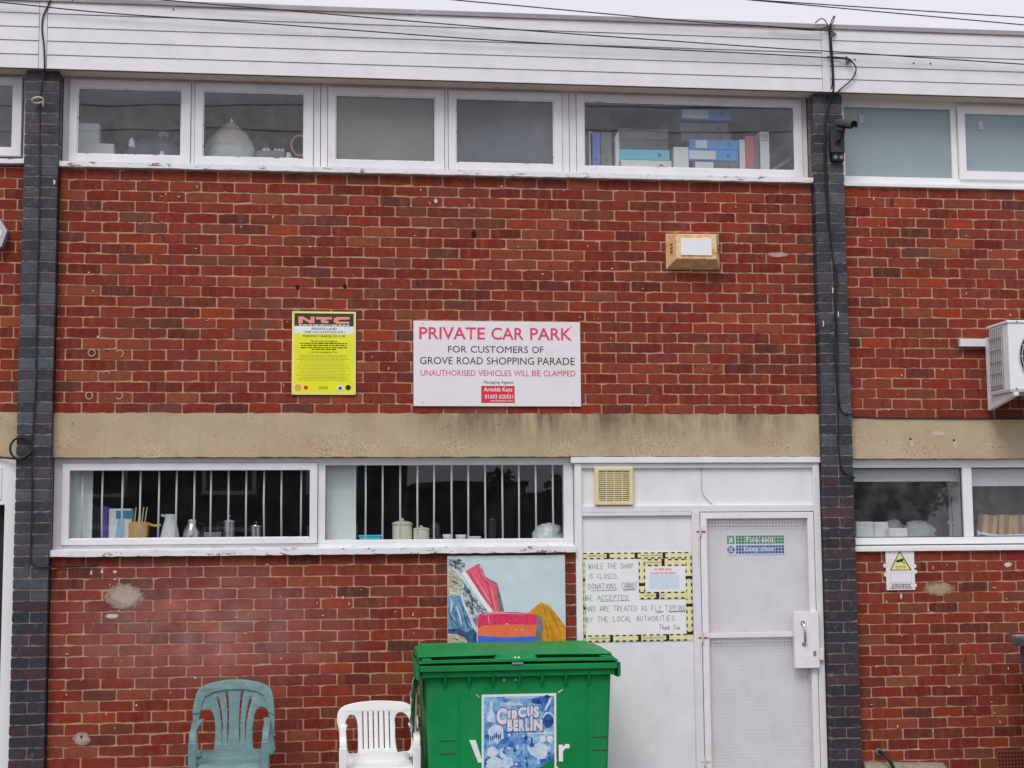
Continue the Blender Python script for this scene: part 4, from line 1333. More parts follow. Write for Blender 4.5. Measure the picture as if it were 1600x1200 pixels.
pp('beige_knit', 'printed_jumper', .0008, (282, 140), (330, 150), (370, 190), (390, 240), (380, 320), (330, 325), (282, 320))
pp('sketch_grey', 'printed_shirt', .0006, (372, 200), (420, 240), (470, 330), (520, 390), (580, 450), (520, 470), (490, 560), (440, 480), (400, 370))
pp('denim', 'printed_jeans', .0010, (282, 325), (372, 330), (395, 390), (425, 460), (460, 560), (470, 620), (400, 640), (282, 600))
pp('denim_dark', 'printed_jeans_hem', .0013, (282, 575), (350, 570), (420, 600), (465, 570), (490, 600), (490, 690), (440, 690), (380, 630), (282, 605))
pp('beige_knit', 'printed_cap', .0016, (282, 605), (340, 610), (400, 635), (430, 680), (430, 706), (282, 706))
pp('shadow_print', 'printed_shadow', .0006, (520, 105), (555, 190), (640, 240), (665, 330), (690, 450), (640, 450), (600, 300), (530, 180))
pp('paper', 'printed_sole', .0010, (385, 165), (410, 150), (610, 450), (575, 452))
pp('pink_canvas', 'printed_boot', .0014, (412, 148), (500, 95), (520, 100), (515, 125), (560, 200), (610, 235), (640, 250), (635, 330), (655, 445), (612, 450), (520, 320))
pp('mustard_cloth', 'printed_scarf', .0008, (840, 480), (960, 385), (1020, 410), (1090, 500), (1140, 570), (1140, 706), (900, 706))
pp('shadow_print', 'printed_shadow', .0011, (925, 480), (960, 490), (975, 560), (965, 640), (985, 706), (900, 706))
pp('magenta_cloth', 'printed_folded_cloth', .0014, (510, 465), (620, 455), (780, 455), (920, 475), (928, 550), (700, 560), (500, 580), (495, 530))
pp('orange_cloth', 'printed_folded_cloth', .0017, (500, 575), (530, 550), (700, 545), (925, 550), (920, 635), (700, 640), (495, 635))
pp('blue_cloth', 'printed_folded_cloth', .0019, (500, 625), (700, 640), (912, 635), (912, 706), (495, 706))

def folds(mat, lift, w, *lines):
    m = MB()
    for ln_ in lines:
        ribbon2(m, p, [(a-280, b-35) for a, b in ln_], w, lift)
    m.build('printed_fold', mat, bd)['kind'] = 'stuff'
def ribbon2(m, p, pts, w, lift):
    P_ = [Vector((q.x, q.y)) for q in curve_pts([(a, b, 0) for a, b in pts], 4)]
    N = len(P_)
    for k in range(N-1):
        a, b = P_[k], P_[k+1]
        d = b-a
        if d.length < 1e-6:
            continue
        d.normalize()
        n = Vector((-d.y, d.x))
        wa, wb_ = w*math.sin(math.pi*(k+.3)/(N-.4))/2, w*math.sin(math.pi*(k+1.3)/(N+.6))/2
        m.sheet([(p.X(q.x), p.Z(q.y)) for q in (a+n*wa, b+n*wb_, b-n*wb_, a-n*wa)], p.y-lift)
art('fold_dark', C(52, 72, 104), C(92, 116, 146), 26)
art('fold_pink', C(206, 66, 98), C(186, 48, 82), 26)
art('fold_light', C(240, 160, 176), C(232, 130, 150), 20)
art('fold_must', C(176, 124, 34), C(154, 102, 24), 26)
art('fold_white', C(226, 230, 232), C(190, 200, 206), 20)
folds('fold_dark', .0022, 9, [(300, 380), (330, 440), (350, 540)], [(360, 350), (390, 430), (430, 560)], [(290, 470), (330, 520), (390, 600)], [(400, 470), (420, 540), (460, 590)], [(284, 420), (300, 480), (320, 560)],
      [(380, 210), (430, 290), (480, 390)], [(400, 260), (440, 350), (500, 450)], [(430, 300), (500, 400), (550, 440)], [(300, 70), (350, 90), (400, 90)], [(290, 100), (340, 115), (390, 140)], [(320, 60), (340, 110), (335, 145)])
folds('fold_white', .0023, 10, [(385, 340), (400, 400), (430, 470)], [(300, 340), (310, 400), (300, 450)], [(340, 400), (365, 470), (380, 550)], [(440, 360), (470, 420), (500, 470)], [(410, 300), (450, 380), (470, 430)], [(290, 300), (330, 312), (378, 310)], [(300, 130), (340, 140), (380, 165)])
folds('sketch_grey', .0022, 8, [(290, 180), (330, 190), (375, 230)], [(285, 220), (330, 225), (385, 265)], [(284, 260), (330, 262), (385, 290)], [(300, 640), (350, 650), (410, 690)])
folds('fold_pink', .0022, 9, [(430, 160), (500, 270), (570, 390)], [(500, 110), (530, 200), (590, 260)], [(560, 215), (590, 330), (610, 430)], [(520, 490), (640, 475), (800, 490)], [(500, 545), (650, 535), (900, 545)], [(620, 460), (612, 500), (622, 545)], [(770, 460), (790, 500), (770, 545)])
folds('fold_light', .0024, 7, [(450, 150), (520, 260), (600, 400)], [(590, 240), (605, 320), (630, 440)], [(520, 475), (650, 462), (850, 472)], [(580, 470), (575, 500), (585, 540)])
folds('fold_must', .0022, 10, [(965, 395), (985, 440), (1000, 500)], [(1000, 420), (1060, 520), (1110, 640)], [(900, 450), (930, 480), (960, 490)], [(1010, 540), (1040, 600), (1050, 700)], [(975, 500), (1000, 580), (1010, 690)])
folds('fold_white', .0026, 5, [(640, 250), (670, 262), (690, 258), (685, 275), (655, 280)], [(505, 110), (530, 118), (552, 108)], [(695, 545), (712, 540), (722, 546)], [(765, 585), (775, 588), (785, 586)], [(812, 586), (820, 589), (828, 586)])

# ------------------------------------------------------------------ green bin
bn = thing('waste_container', 'large green four-wheeled waste container in front of the white panel', 'bin', (2.98, -0.55, 0))
YF, YB = -0.98, -0.12
def taper(z):
    return (1.02-z)*0.035
body = MB()
rings_ = []
for z in (0.14, 0.3, 1.03):
    t_ = taper(z)
    rings_.append([(2.398+t_, YF+t_*1.6, z), (3.570-t_, YF+t_*1.6, z), (3.570-t_, YB-t_, z), (2.398+t_, YB-t_, z)])
for k, rg in enumerate(rings_):
    body.v += rg
for k in range(2):
    for i in range(4):
        j = (i+1) % 4
        body.f.append((4*k+i, 4*k+j, 4*k+4+j, 4*k+4+i))
body.f += [(3, 2, 1, 0)]
bd_ = body.build('body', 'green', bn, 0.03, seg=3)
def fy(z):
    return YF+taper(z)*1.6
for x in (2.515, 2.665, 2.815, 2.98, 3.125, 3.275, 3.42):
    MB().hexa([(x-.006, fy(.93)-.002, .93), (x+.006, fy(.93)-.002, .93), (x+.009, YF-.045, 1.03), (x-.009, YF-.045, 1.03)], [(x-.006, fy(.93)+.01, .93), (x+.006, fy(.93)+.01, .93), (x+.009, YF+.01, 1.03), (x-.009, YF+.01, 1.03)]).build('rib', 'green', bn, 0.002)
for x in (2.60, 3.41):
    MB().hexa([(x-.004, fy(.2)-.004, .2), (x+.004, fy(.2)-.004, .2), (x+.004, fy(1.02)-.004, 1.02), (x-.004, fy(1.02)-.004, 1.02)], [(x-.004, fy(.2)+.01, .2), (x+.004, fy(.2)+.01, .2), (x+.004, fy(1.02)+.01, 1.02), (x-.004, fy(1.02)+.01, 1.02)]).build('panel_crease', 'green', bn, 0.002)
for x0_ in (2.478, 3.44):
    for z in (0.615, 0.535):
        MB().box(x0_, x0_+.10, fy(z)-.004, fy(z)+.01, z, z+.012).build('foot_slot', 'green_shade', bn, 0.003)
# rim: stepped ledge all round
def band(x0, x1, y0, y1, z0, z1, t, name, mat='green', bevel=0.006):
    m = MB()
    m.box(x0, x1, y0, y0+t, z0, z1)
    m.box(x0, x1, y1-t, y1, z0, z1)
    m.box(x0, x0+t, y0+t, y1-t, z0, z1)
    m.box(x1-t, x1, y0+t, y1-t, z0, z1)
    return m.build(name, mat, bn, bevel)
band(2.372, 3.588, -1.015, YB+.015, 1.008, 1.045, 0.05, 'rim_ledge')
band(2.356, 3.600, -1.035, YB+.03, 1.0455, 1.085, 0.06, 'rim')
MB().box(2.36, 3.58, -1.02, -0.2, 1.080, 1.0935).build('gap_shade', 'hole', bn)  # black slab paints the shade in the slit under the lid
MB().box(2.36, 3.58, -1.038, -1.034, 1.050, 1.056).build('rim_line', 'green_shade', bn)
# lid: shallow curved shell
m = MB()
prof = [(-1.03, 1.0945), (-1.045, 1.101), (-1.03, 1.109), (-0.985, 1.101), (-0.80, 1.100), (-0.79, 1.121), (-0.862, 1.123), (-0.85, 1.133), (-0.5, 1.146), (-0.25, 1.149), (-0.12, 1.135), (-0.10, 1.09)]
nx = 16
for i in range(nx+1):
    u = i/nx
    x = 2.352+(3.602-2.352)*u
    crown = 0.010*math.sin(math.pi*u)
    for (y, z) in prof:
        f = (y+1.045)/0.945
        inset = 0.02*f*(1 if u < .5 else -1)*abs(2*u-1)
        m.v.append((x+inset, y, z+crown*(0.4+f)))
n_ = len(prof)
for i in range(nx):
    for k in range(n_-1):
        a = i*n_+k
        m.f.append((a, a+n_, a+n_+1, a+1))
m.f.append(tuple(range(n_)))
m.f.append(tuple(nx*n_+k for k in range(n_-1, -1, -1)))
m.f += [tuple([i*n_ for i in range(nx, -1, -1)]+[i*n_+n_-1 for i in range(nx+1)])]
lid = m.build('lid', 'green', bn, 0.004)
# recess along the lid front, with raised lip and grip notch
def lz(y, u):
    if y < -0.865:
        y1_ = max(y, -1.03)
        return (1.109 if y < -1.0 else 1.101)+0.004*math.sin(math.pi*u)
    if -0.865 <= y < -0.79:
        return 1.1005+0.005*math.sin(math.pi*u)
    for (y0, z0), (y1, z1) in zip(prof[1:-1], prof[2:]):
        if y0 <= y <= y1 or (y0 > y1 and y1 <= y <= y0):
            t = (y-y0)/(y1-y0) if abs(y1-y0) > 1e-6 else 0
            return z0+(z1-z0)*t+0.010*math.sin(math.pi*u)*(0.4+(y+1.045)/0.945)
    return 1.17
def lid_strip(xa, xb, ya, yb, h, mat, name, ya2=None, bev=0.003):
    mm = MB()
    N = 12
    for i in range(N+1):
        x = xa+(xb-xa)*i/N
        u = (x-2.352)/1.25
        for y in (ya, yb):
            z = lz(y, u)
            mm.v += [(x, y, z-.01), (x, y, z+h)]
    for i in range(N):
        a, b = 4*i, 4*i+4
        mm.f += [(a+1, b+1, b+3, a+3), (a, b, b+1, a+1), (a+2, a+3, b+3, b+2), (a, a+2, b+2, b)]
    mm.f += [(0, 1, 3, 2), (4*N, 4*N+2, 4*N+3, 4*N+1)]
    return mm.build(name, mat, lid, bev)
lid_strip(2.40, 3.54, -0.975, -0.81, 0.0016, 'green_shade', 'lid_recess', bev=0)  # darker strip paints the shade on the recess floor
lid_strip(2.372, 3.58, -1.040, -1.020, 0.008, 'green', 'lid_lip')
lid_strip(2.376, 2.432, -1.018, -0.86, 0.016, 'green', 'lid_step')
lid_strip(3.515, 3.575, -1.018, -0.86, 0.016, 'green', 'lid_step')
MB().hexa([(2.86, -0.955, 1.104), (3.09, -0.955, 1.104), (3.055, -0.935, 1.128), (2.895, -0.935, 1.128)], [(2.82, -0.80, 1.11), (3.13, -0.80, 1.11), (3.11, -0.80, 1.1505), (2.84, -0.80, 1.1505)]).build('grip', 'green', lid, 0.008)
for x in (2.962, 2.985):
    MB().tube([(x, -0.94, 1.118), (x, -0.956, 1.116)], 0.0075, 10).build('rivet', 'paper', lid)
for x in (2.886, 2.96):
    MB().disc(x, 0.985, 0.008, fy(.985)-.006, fy(.985)+.002, 10).build('rivet', 'lgrey', bn)
MB().tube([(2.93, -1.036, 1.09), (3.0, -1.036, 1.09)], 0.008, 8).build('latch', 'mgrey', bn)
for xa, xb in ((2.41, 2.60), (2.61, 3.36), (3.37, 3.55)):
    MB().hexa([(xa, -0.24, 1.143), (xb, -0.24, 1.143), (xb, -0.22, 1.160), (xa, -0.22, 1.160)], [(xa, -0.1, 1.10), (xb, -0.1, 1.10), (xb, -0.1, 1.157), (xa, -0.1, 1.157)]).build('hinge_cover', 'green', lid, 0.006)
MB().box(2.66, 2.78, -0.238, -0.226, 1.149, 1.156).build('hinge_slot', 'green_shade', lid)
# lifting lugs either side
for sx, x in ((-1, 2.356), (1, 3.600)):
    MB().hexa([(x+sx*.004, -1.03, 0.99), (x+sx*(.026 if sx > 0 else .022), -1.0, 1.0), (x+sx*(.026 if sx > 0 else .022), -1.0, 1.085), (x+sx*.004, -1.03, 1.086)], [(x+sx*.004, -0.70, 0.99), (x+sx*(.026 if sx > 0 else .022), -0.73, 1.0), (x+sx*(.026 if sx > 0 else .022), -0.73, 1.085), (x+sx*.004, -0.70, 1.086)]).build('lifting_lug', 'green', bn, 0.006)
for x in (2.50, 3.46):
    for y in (-0.85, -0.25):
        MB().tube([(x-.025, y, 0.085), (x+.025, y, 0.085)], 0.085, 20).build('wheel', 'black', bn)
        MB().box(x-.04, x+.04, y-.05, y+.05, 0.13, 0.17).build('castor_bracket', 'mgrey', bn)
# operator lettering, mostly hidden by the poster
zf = 0.55
MB().add([(2.667, fy(.62)-.003, .618), (2.708, fy(.62)-.003, .618), (2.745, fy(.5)-.003, .50), (2.776, fy(.62)-.003, .618), (2.816, fy(.62)-.003, .618), (2.758, fy(.478)-.003, .478), (2.724, fy(.478)-.003, .478)], [(0, 6, 2, 1), (2, 6, 5), (2, 5, 4, 3)]).build('lettering', 'paper', bn)
yr = fy(.52)-.004
MB().prism([(3.232, .472), (3.258, .472), (3.258, .532), (3.272, .552), (3.300, .552), (3.300, .577), (3.278, .579), (3.258, .562), (3.256, .575), (3.232, .575)], yr, yr+.004).build('lettering', 'paper', bn)

# circus poster on the bin
po = thing('circus_poster', 'blue and white circus poster taped to the front of the green bin', 'poster', (2.98, -0.96, 0.3))
x0, x1, z0, z1 = 2.745, 3.216, 0.30, 0.897
yt, yb_ = fy(z1)-.005, fy(z0)-.005
art('poster_blue', C(44, 96, 172), C(140, 186, 222), 15, 0.35, lo=.38, hi=.62)
art('poster_navy', C(18, 36, 84), C(60, 110, 180), 34, 0.35)
art('poster_pale', C(214, 224, 234), C(150, 186, 220), 30, 0.35)
art('poster_pink', C(228, 214, 220), C(206, 190, 200), 20, 0.35)
class Slant(Plate):
    """the bin front leans a little: shift the drawing back with height"""
    def fix(s, o):
        for v in o.data.vertices:
            v.co.y += taper(v.co.z)*1.6-taper(0.9)*1.6
        return o
p = Slant(x0, x1, z0, z1, 845, 1070, fy(0.9)-.004, po)
p.fix(MB().box(x0, x1, p.y, p.y+.001, z0, z1).build('sheet', 'paper', po))
p.fix(p.r(24, 821, 28, 1046, 'poster_blue', 'printed_field', .0006))
r_ = random.Random(12)
def pblob(u, v, ru, rv, mat, lift, seed, name='printed_shape', n=16, j=.3):
    r = random.Random(seed)
    p.fix(p.poly([(u+ru*(1+r.uniform(-j, j*.3))*math.cos(2*math.pi*k/n), v-rv*(1+r.uniform(-j, j*.3))*math.sin(2*math.pi*k/n)) for k in range(n)], mat, name, lift))
pblob(640, 80, 90, 45, 'poster_navy', .0009, 1)
pblob(735, 70, 70, 60, 'poster_navy', .0010, 2)
pblob(755, 300, 70, 95, 'poster_pale', .0011, 3, j=.05, n=28)
pblob(755, 310, 62, 82, 'poster_navy', .0013, 4, j=.05, n=28)
p.fix(p.poly([(710, 190), (720, 150), (765, 60), (795, 45), (780, 110), (745, 160), (735, 190)], 'poster_pale', 'printed_acrobat', .0016))
p.fix(p.poly([(60, 300), (62, 220), (85, 190), (95, 90), (110, 60), (122, 100), (128, 190), (150, 230), (150, 310)], 'poster_pale', 'printed_tower', .0010))
pblob(150, 440, 100, 120, 'poster_pale', .0012, 5)
for k in range(7):
    pblob(80+k*22, 480+r_.uniform(-25, 25), 10, 36, 'poster_navy', .0014, 60+k, n=9)
pblob(120, 640, 70, 65, 'poster_pale', .0014, 6)
pblob(110, 640, 40, 40, 'poster_pink', .0016, 7)
pblob(235, 650, 45, 60, 'poster_pale', .0015, 8)
pblob(150, 770, 110, 90, 'poster_pale', .0016, 9)
pblob(290, 760, 70, 80, 'poster_pale', .0017, 10)
for k in range(46):
    pblob(40+r_.uniform(0, 740), 440+r_.uniform(0, 420), r_.uniform(8, 30), r_.uniform(10, 46), r_.choice(['poster_navy', 'poster_pale', 'poster_pink', 'poster_navy']), .0011, 200+k, n=9, j=.5)
for k in range(26):
    pblob(260+r_.uniform(0, 330), 560+r_.uniform(0, 330), r_.uniform(14, 46), r_.uniform(14, 52), r_.choice(['poster_navy', 'poster_navy', 'poster_pale', 'poster_blue']), .0012+k*.00002, 100+k, n=10, j=.45)
pblob(650, 640, 110, 110, 'poster_pale', .0012, 11)
for u in (690, 772):
    pblob(u, 508, 38, 38, 'poster_pink', .0018, 12+u, n=24, j=.03)
p.fix(p.t('CONTINENTAL', 215, 460, 92, 128, 'paper', .03, .0020))
# fat outlined circus lettering
for k_, (txt, u0, u1, v0, v1) in enumerate((('C', 165, 285, 150, 335), ('I', 292, 325, 180, 325), ('R', 338, 425, 175, 325), ('C', 410, 505, 145, 262), ('U', 512, 580, 140, 258), ('S', 585, 650, 140, 268), ('B', 290, 350, 278, 415), ('E', 358, 412, 282, 415), ('R', 420, 486, 280, 415), ('L', 494, 540, 270, 415), ('I', 550, 576, 245, 415), ('N', 586, 688, 285, 415))):
    p.fix(p.t(txt, u0-9, u1+9, v0-9, v1+9, 'poster_navy', .06, .0020+k_*.0001))
    p.fix(p.t(txt, u0, u1, v0, v1, 'poster_pink', .06, .0024+k_*.0001))
p.fix(p.r(515, 800, 438, 452, 'poster_pink', 'printed_rule', .0020))
p.fix(p.r(260, 610, 36, 48, 'poster_pale', 'printed_rule', .0020))
p.fix(p.poly([(600, 845), (680, 810), (760, 760), (821, 725), (821, 1046), (520, 1046), (560, 900)][::-1], 'green', 'torn_gap', .0030))
p.fix(p.poly([(838, 720), (850, 740), (842, 800), (885, 860), (900, 920), (838, 940)][::-1], 'paper', 'torn_flap', .0032))
for pts in ([(-60, -10), (-40, 10), (-20, 32), (-30, 32), (-64, -4)], [(860, -8), (905, -38), (925, -42), (915, -28), (870, 0)]):
    p.fix(p.poly(pts[::-1], 'fleck', 'tape_end', .0008))

# loose plastic stuffed beside the bin
m = MB()
r_ = random.Random(9)
n1, n2 = 26, 5
for i in range(n1):
    t_ = i/(n1-1)
    z = 1.0-t_*0.95
    cx = 2.352-0.012*math.sin(t_*9)-0.02*math.sin(t_*3)
    for k in range(n2):
        q = k/(n2-1)
        m.v.append((cx-.022+q*.05+r_.uniform(-.008, .008), -0.80+q*.25+r_.uniform(-.03, .03), z+r_.uniform(-.01, .01)))
for i in range(n1-1):
    for k in range(n2-1):
        a = i*n2+k
        m.f.append((a, a+1, a+n2+1, a+n2))
art('crumpled_print', C(222, 222, 230), C(70, 84, 130), 13, 0.3, lo=.52, hi=.62)
o = tag(m.build('plastic_wrap', 'crumpled_print', smooth=True), 'crumpled white and blue plastic wrapping hanging beside the green bin', 'plastic')
o.modifiers.new('thick', 'SOLIDIFY').thickness = 0.002
tag(MB().tube([(2.330, -0.70, 0.02), (2.352, -0.72, 0.86)], 0.006, 8).tube([(2.352, -0.72, 0.86), (2.354, -0.71, 0.90)], [0.006, 0.003], 8).build('cane', 'whitecer'), 'thin pale stick leaning between the white chair and the green bin', 'stick')

# ------------------------------------------------------------------ plastic chairs
def panel2d(outline, holes, depth, bevel, warp, name, mat, parent):
    """flat moulding with openings (x,z), thickened, softened and then bent by warp(x,y,z)"""
    cu = bpy.data.curves.new(name, 'CURVE')
    cu.dimensions = '2D'
    cu.fill_mode = 'BOTH'
    cu.extrude = depth
    cu.bevel_depth = bevel
    cu.bevel_resolution = 2
    for lp in [outline]+holes:
        sp = cu.splines.new('POLY')
        sp.points.add(len(lp)-1)
        for q, (a, b) in zip(sp.points, lp):
            q.co = (a, b, 0, 1)
        sp.use_cyclic_u = True
    t = bpy.data.objects.new('tmp_panel', cu)
    COL.objects.link(t)
    dg = bpy.context.evaluated_depsgraph_get()
    me = bpy.data.meshes.new_from_object(t.evaluated_get(dg))
    bpy.data.objects.remove(t)
    bpy.data.curves.remove(cu)
    bm = bmesh.new()
    bm.from_mesh(me)
    bmesh.ops.remove_doubles(bm, verts=bm.verts, dist=1e-5)
    for _ in range(2):
        ed = [e for e in bm.edges if e.calc_length() > 0.07]
        bmesh.ops.subdivide_edges(bm, edges=ed, cuts=1)
    bmesh.ops.triangulate(bm, faces=[f for f in bm.faces if len(f.verts) > 4])
    for v in bm.verts:
        v.co = Vector(warp(v.co.x, -v.co.z, v.co.y))
    bmesh.ops.recalc_face_normals(bm, faces=bm.faces)
    bm.to_mesh(me)
    bm.free()
    me.materials.clear()
    me.name = name
    o = link(name, me, mat, parent)
    for pl in me.polygons:
        pl.use_smooth = True
    try:
        me.set_sharp_from_angle(angle=math.radians(50))
    except Exception:
        pass
    return o

def smooth_loop(pts, n=3):
    P_ = [Vector(q) for q in pts]
    out = []
    N = len(P_)
    for i in range(N):
        p0, p1, p2, p3 = P_[i-1], P_[i], P_[(i+1) % N], P_[(i+2) % N]
        for k in range(n):
            t = k/n
            q = 0.5*((2*p1)+(-p0+p2)*t+(2*p0-5*p1+4*p2-p3)*t*t+(-p0+3*p1-3*p2+p3)*t**3)
            out.append((q.x, q.y))
    return out

def plastic_chair(label, cx, yb, conv, outline, holes, slots, rim, mat, seat_z, arm_z, half, depth):
    root = thing('plastic_chair', label, 'chair', (cx, yb, 0), 'plastic chairs against the brick wall')
    def cv(lst):
        return [conv(*q) for q in lst]
    def warp(x, y, z):
        lean = (z-seat_z)*0.16
        return (cx+x, yb+lean+y-0.55*x*x-0.02*(1-min(1, abs(x)/.1))*0, z)
    o_ = smooth_loop(cv(outline)[::-1])
    h_ = [smooth_loop(cv(h)[::-1]) for h in holes]
    s_ = [cv(q)[::-1] for q in slots]
    panel2d(o_, h_+s_, 0.004, 0.004, warp, 'backrest', mat, root)
    if rim:
        panel2d(cv(rim)[::-1], [], 0.003, 0.005, lambda x, y, z: (cx+x, yb+(z-seat_z)*0.16+y-0.011-0.55*x*x, z), 'back_rim', mat, root)
    yf = yb-depth
    for sx in (-1, 1):
        xa = cx+sx*half
        ya = yb-0.55*half*half+(arm_z-seat_z)*.16
        m = MB()
        w = 0.021
        pts = [(xa-sx*.004, ya+.02, arm_z+.012), (xa, ya-.03, arm_z+.006), (xa+sx*.006, ya-.12, arm_z), (xa+sx*.010, yb-depth*.6, arm_z-.004), (xa+sx*.010, yf+.05, arm_z-.012), (xa+sx*.009, yf+.005, arm_z-.04), (xa+sx*.008, yf-.005, arm_z-.10)]
        pts = curve_pts(pts, 3)
        for k, q in enumerate(pts):
            t = (pts[min(k+1, len(pts)-1)]-pts[max(k-1, 0)]).normalized()
            nrm = Vector((1, 0, 0)).cross(t).normalized()
            for a, b in ((-w, -.007), (w, -.007), (w, .007), (-w, .007)):
                m.v.append(tuple(q+Vector((a, 0, 0))+nrm*b*-1))
        for k in range(len(pts)-1):
            for i in range(4):
                j = (i+1) % 4
                m.f.append((4*k+i, 4*k+j, 4*k+4+j, 4*k+4+i))
        m.f += [(3, 2, 1, 0), tuple(4*(len(pts)-1)+i for i in range(4))]
        m.build('arm', mat, root, 0.005)
        xf = xa+sx*.008
        MB().hexa([(xf-.026, yf-.012, 0), (xf+.026, yf-.012, 0), (xf+.026, yf-.012, arm_z-.07), (xf-.026, yf-.012, arm_z-.07)],
                  [(xf-.018, yf+.035, 0), (xf+.018, yf+.035, 0), (xf+.022, yf+.05, arm_z-.07), (xf-.022, yf+.05, arm_z-.07)]).build('leg', mat, root, 0.008)
        MB().hexa([(xa-.022+sx*.01, yb+.05, 0), (xa+.022+sx*.01, yb+.05, 0), (xa+.02, yb-.03, seat_z+.04), (xa-.02, yb-.03, seat_z+.04)],
                  [(xa-.018+sx*.01, yb+.09, 0), (xa+.018+sx*.01, yb+.09, 0), (xa+.018, yb+.005, seat_z+.04), (xa-.018, yb+.005, seat_z+.04)]).build('leg', mat, root, 0.008)
    # seat: dished slab with a rolled front edge
    m = MB()
    N, K = 10, 8
    hw = half-.01
    for i in range(N+1):
        u = -1+2*i/N
        for k in range(K+1):
            t = k/K
            y = yb-.02-t*(depth+.02)
            z = seat_z+0.012*t-0.016*(1-u*u)*math.sin(math.pi*min(1, t*1.1)) - (0.05*max(0, t-.85)/.15 if t > .85 else 0)
            if t < .12:
                z += (0.12-t)*.35
            m.v.append((cx+u*hw*(0.94+.06*t), y, z))
    for i in range(N):
        for k in range(K):
            a = i*(K+1)+k
            m.f.append((a, a+1, a+K+2, a+K+1))
    o = m.build('seat', mat, root, smooth=True)
    sd_ = o.modifiers.new('thick', 'SOLIDIFY')
    sd_.thickness = 0.012
    sd_.offset = -1
    m = MB()
    for k in range(5):
        x = cx-.12+k*.06
        m.box(x-.004, x+.004, yb-depth*.85, yb-depth*.3, seat_z-.012, seat_z-.002)
    return root

g_out = [(165, 620), (160, 520), (175, 400), (200, 290), (240, 225), (330, 180), (450, 150), (600, 132), (740, 131), (880, 146), (1010, 176), (1090, 208), (1140, 255), (1165, 340), (1180, 450), (1190, 560), (1190, 680), (1180, 850), (1170, 1060), (680, 1075), (180, 1060), (150, 850), (140, 700)]
g_hl = [(245, 520), (280, 487), (330, 475), (380, 497), (418, 560), (440, 660), (447, 760), (442, 900), (425, 1005), (320, 1010), (235, 1012), (218, 900), (206, 760), (203, 660), (225, 590)]
g_hr = [(1355-a, b-8) for a, b in g_hl][::-1]
g_s1 = [(440, 342), (455, 328), (480, 335), (500, 420), (525, 540), (540, 680), (536, 800), (527, 940), (512, 940), (514, 800), (508, 680), (488, 540), (458, 420)]
g_s2 = [(550, 272), (572, 258), (597, 268), (606, 340), (615, 500), (618, 700), (611, 850), (602, 940), (585, 940), (583, 800), (585, 600), (575, 450), (560, 340)]
g_s = [g_s1, g_s2, [(1350-a, b) for a, b in g_s1][::-1], [(1350-a, b) for a, b in g_s2][::-1]]
g_rim = [(160, 520), (175, 400), (200, 290), (240, 225), (330, 180), (450, 150), (600, 132), (740, 131), (880, 146), (1010, 176), (1090, 208), (1140, 255), (1165, 340), (1180, 450), (1188, 560), (1112, 520), (1095, 420), (1058, 320), (960, 268), (800, 240), (560, 240), (400, 268), (290, 325), (252, 420), (238, 520)]
plastic_chair('faded green plastic armchair in front of the brick wall', 1.186, -0.42, lambda a, b: ((a-672)*.000500, 1.0225-b*.000500), g_out, [g_hl, g_hr], g_s, g_rim, 'gchair', 0.485, 0.700, 0.214, 0.42)
w_out = [(165, 700), (150, 640), (150, 560), (165, 500), (200, 460), (260, 430), (380, 405), (520, 392), (680, 388), (850, 395), (980, 407), (1050, 432), (1110, 480), (1145, 540), (1168, 640), (1160, 760), (1140, 900), (1120, 1080), (660, 1110), (210, 1090), (190, 900), (180, 800)]
w_hl = [(240, 640), (260, 590), (290, 550), (330, 540), (370, 560), (395, 610), (410, 700), (414, 850), (412, 1000), (398, 1052), (340, 1055), (290, 1038), (266, 980), (255, 850), (245, 720)]
w_hr = [(875, 700), (870, 620), (890, 555), (930, 525), (980, 525), (1030, 560), (1070, 620), (1093, 700), (1095, 850), (1085, 970), (1050, 1025), (980, 1030), (905, 1035), (885, 950), (873, 830)]
w_s = []
for a in (468, 535, 602, 668, 738, 806):
    b = a+8
    w_s.append([(a-16, 505), (a+14, 505), (b+14, 992), (b-15, 992)])
plastic_chair('white plastic armchair beside the green bin', 2.118, -0.42, lambda a, b: ((a-660)*.000512, 0.9975-b*.000502), w_out, [w_hl, w_hr], w_s, None, 'wchair', 0.440, 0.645, 0.222, 0.42)

# ------------------------------------------------------------------ things behind the lower windows
def solo(m, name, mat, label, cat, group=None, **kw):
    return tag(m.build(name, mat, None, **kw), label, cat, group)
MAT['mint'] = plain('pale_board', C(214, 222, 218), 0.7, 0.04, 3)
solo(MB().box(-0.03, 0.176, 0.165, 0.18, 1.859, 2.42), 'partition_board', 'mint', 'pale board inside at the left end of the barred window', 'board')
solo(MB().box(1.772, 1.981, 0.165, 0.18, 1.859, 2.42), 'partition_board', 'mint', 'pale green-grey board inside beside the middle mullion of the barred window', 'board')
ZB = 1.859
solo(MB().box(0.165, 0.200, 0.2, 0.36, ZB, 2.112), 'folder', 'black', 'black folder upright in the barred window, leftmost', 'folder', bevel=.002)
solo(MB().box(0.204, 0.222, 0.2, 0.36, ZB, 2.095), 'book', 'black', 'thin dark book between the black folder and the purple book', 'book', bevel=.002)
MAT['purple'] = plain('purple_card', C(96, 56, 150), 0.5, 0.06)
solo(MB().box(0.236, 0.276, 0.2, 0.36, ZB, 2.104), 'book', 'purple', 'purple book standing in the barred window', 'book', bevel=.002)
bx_ = thing('carton', 'white and blue carton beside the purple book', 'box', (0.355, 0.25, ZB))
MB().box(0.280, 0.434, 0.215, 0.36, ZB, 2.090).build('box', 'paper', bx_, .003)
MB().box(0.33, 0.436, 0.2125, 0.2145, 2.02, 2.075).build('print', plain('carton_teal', C(58, 132, 168)), bx_)
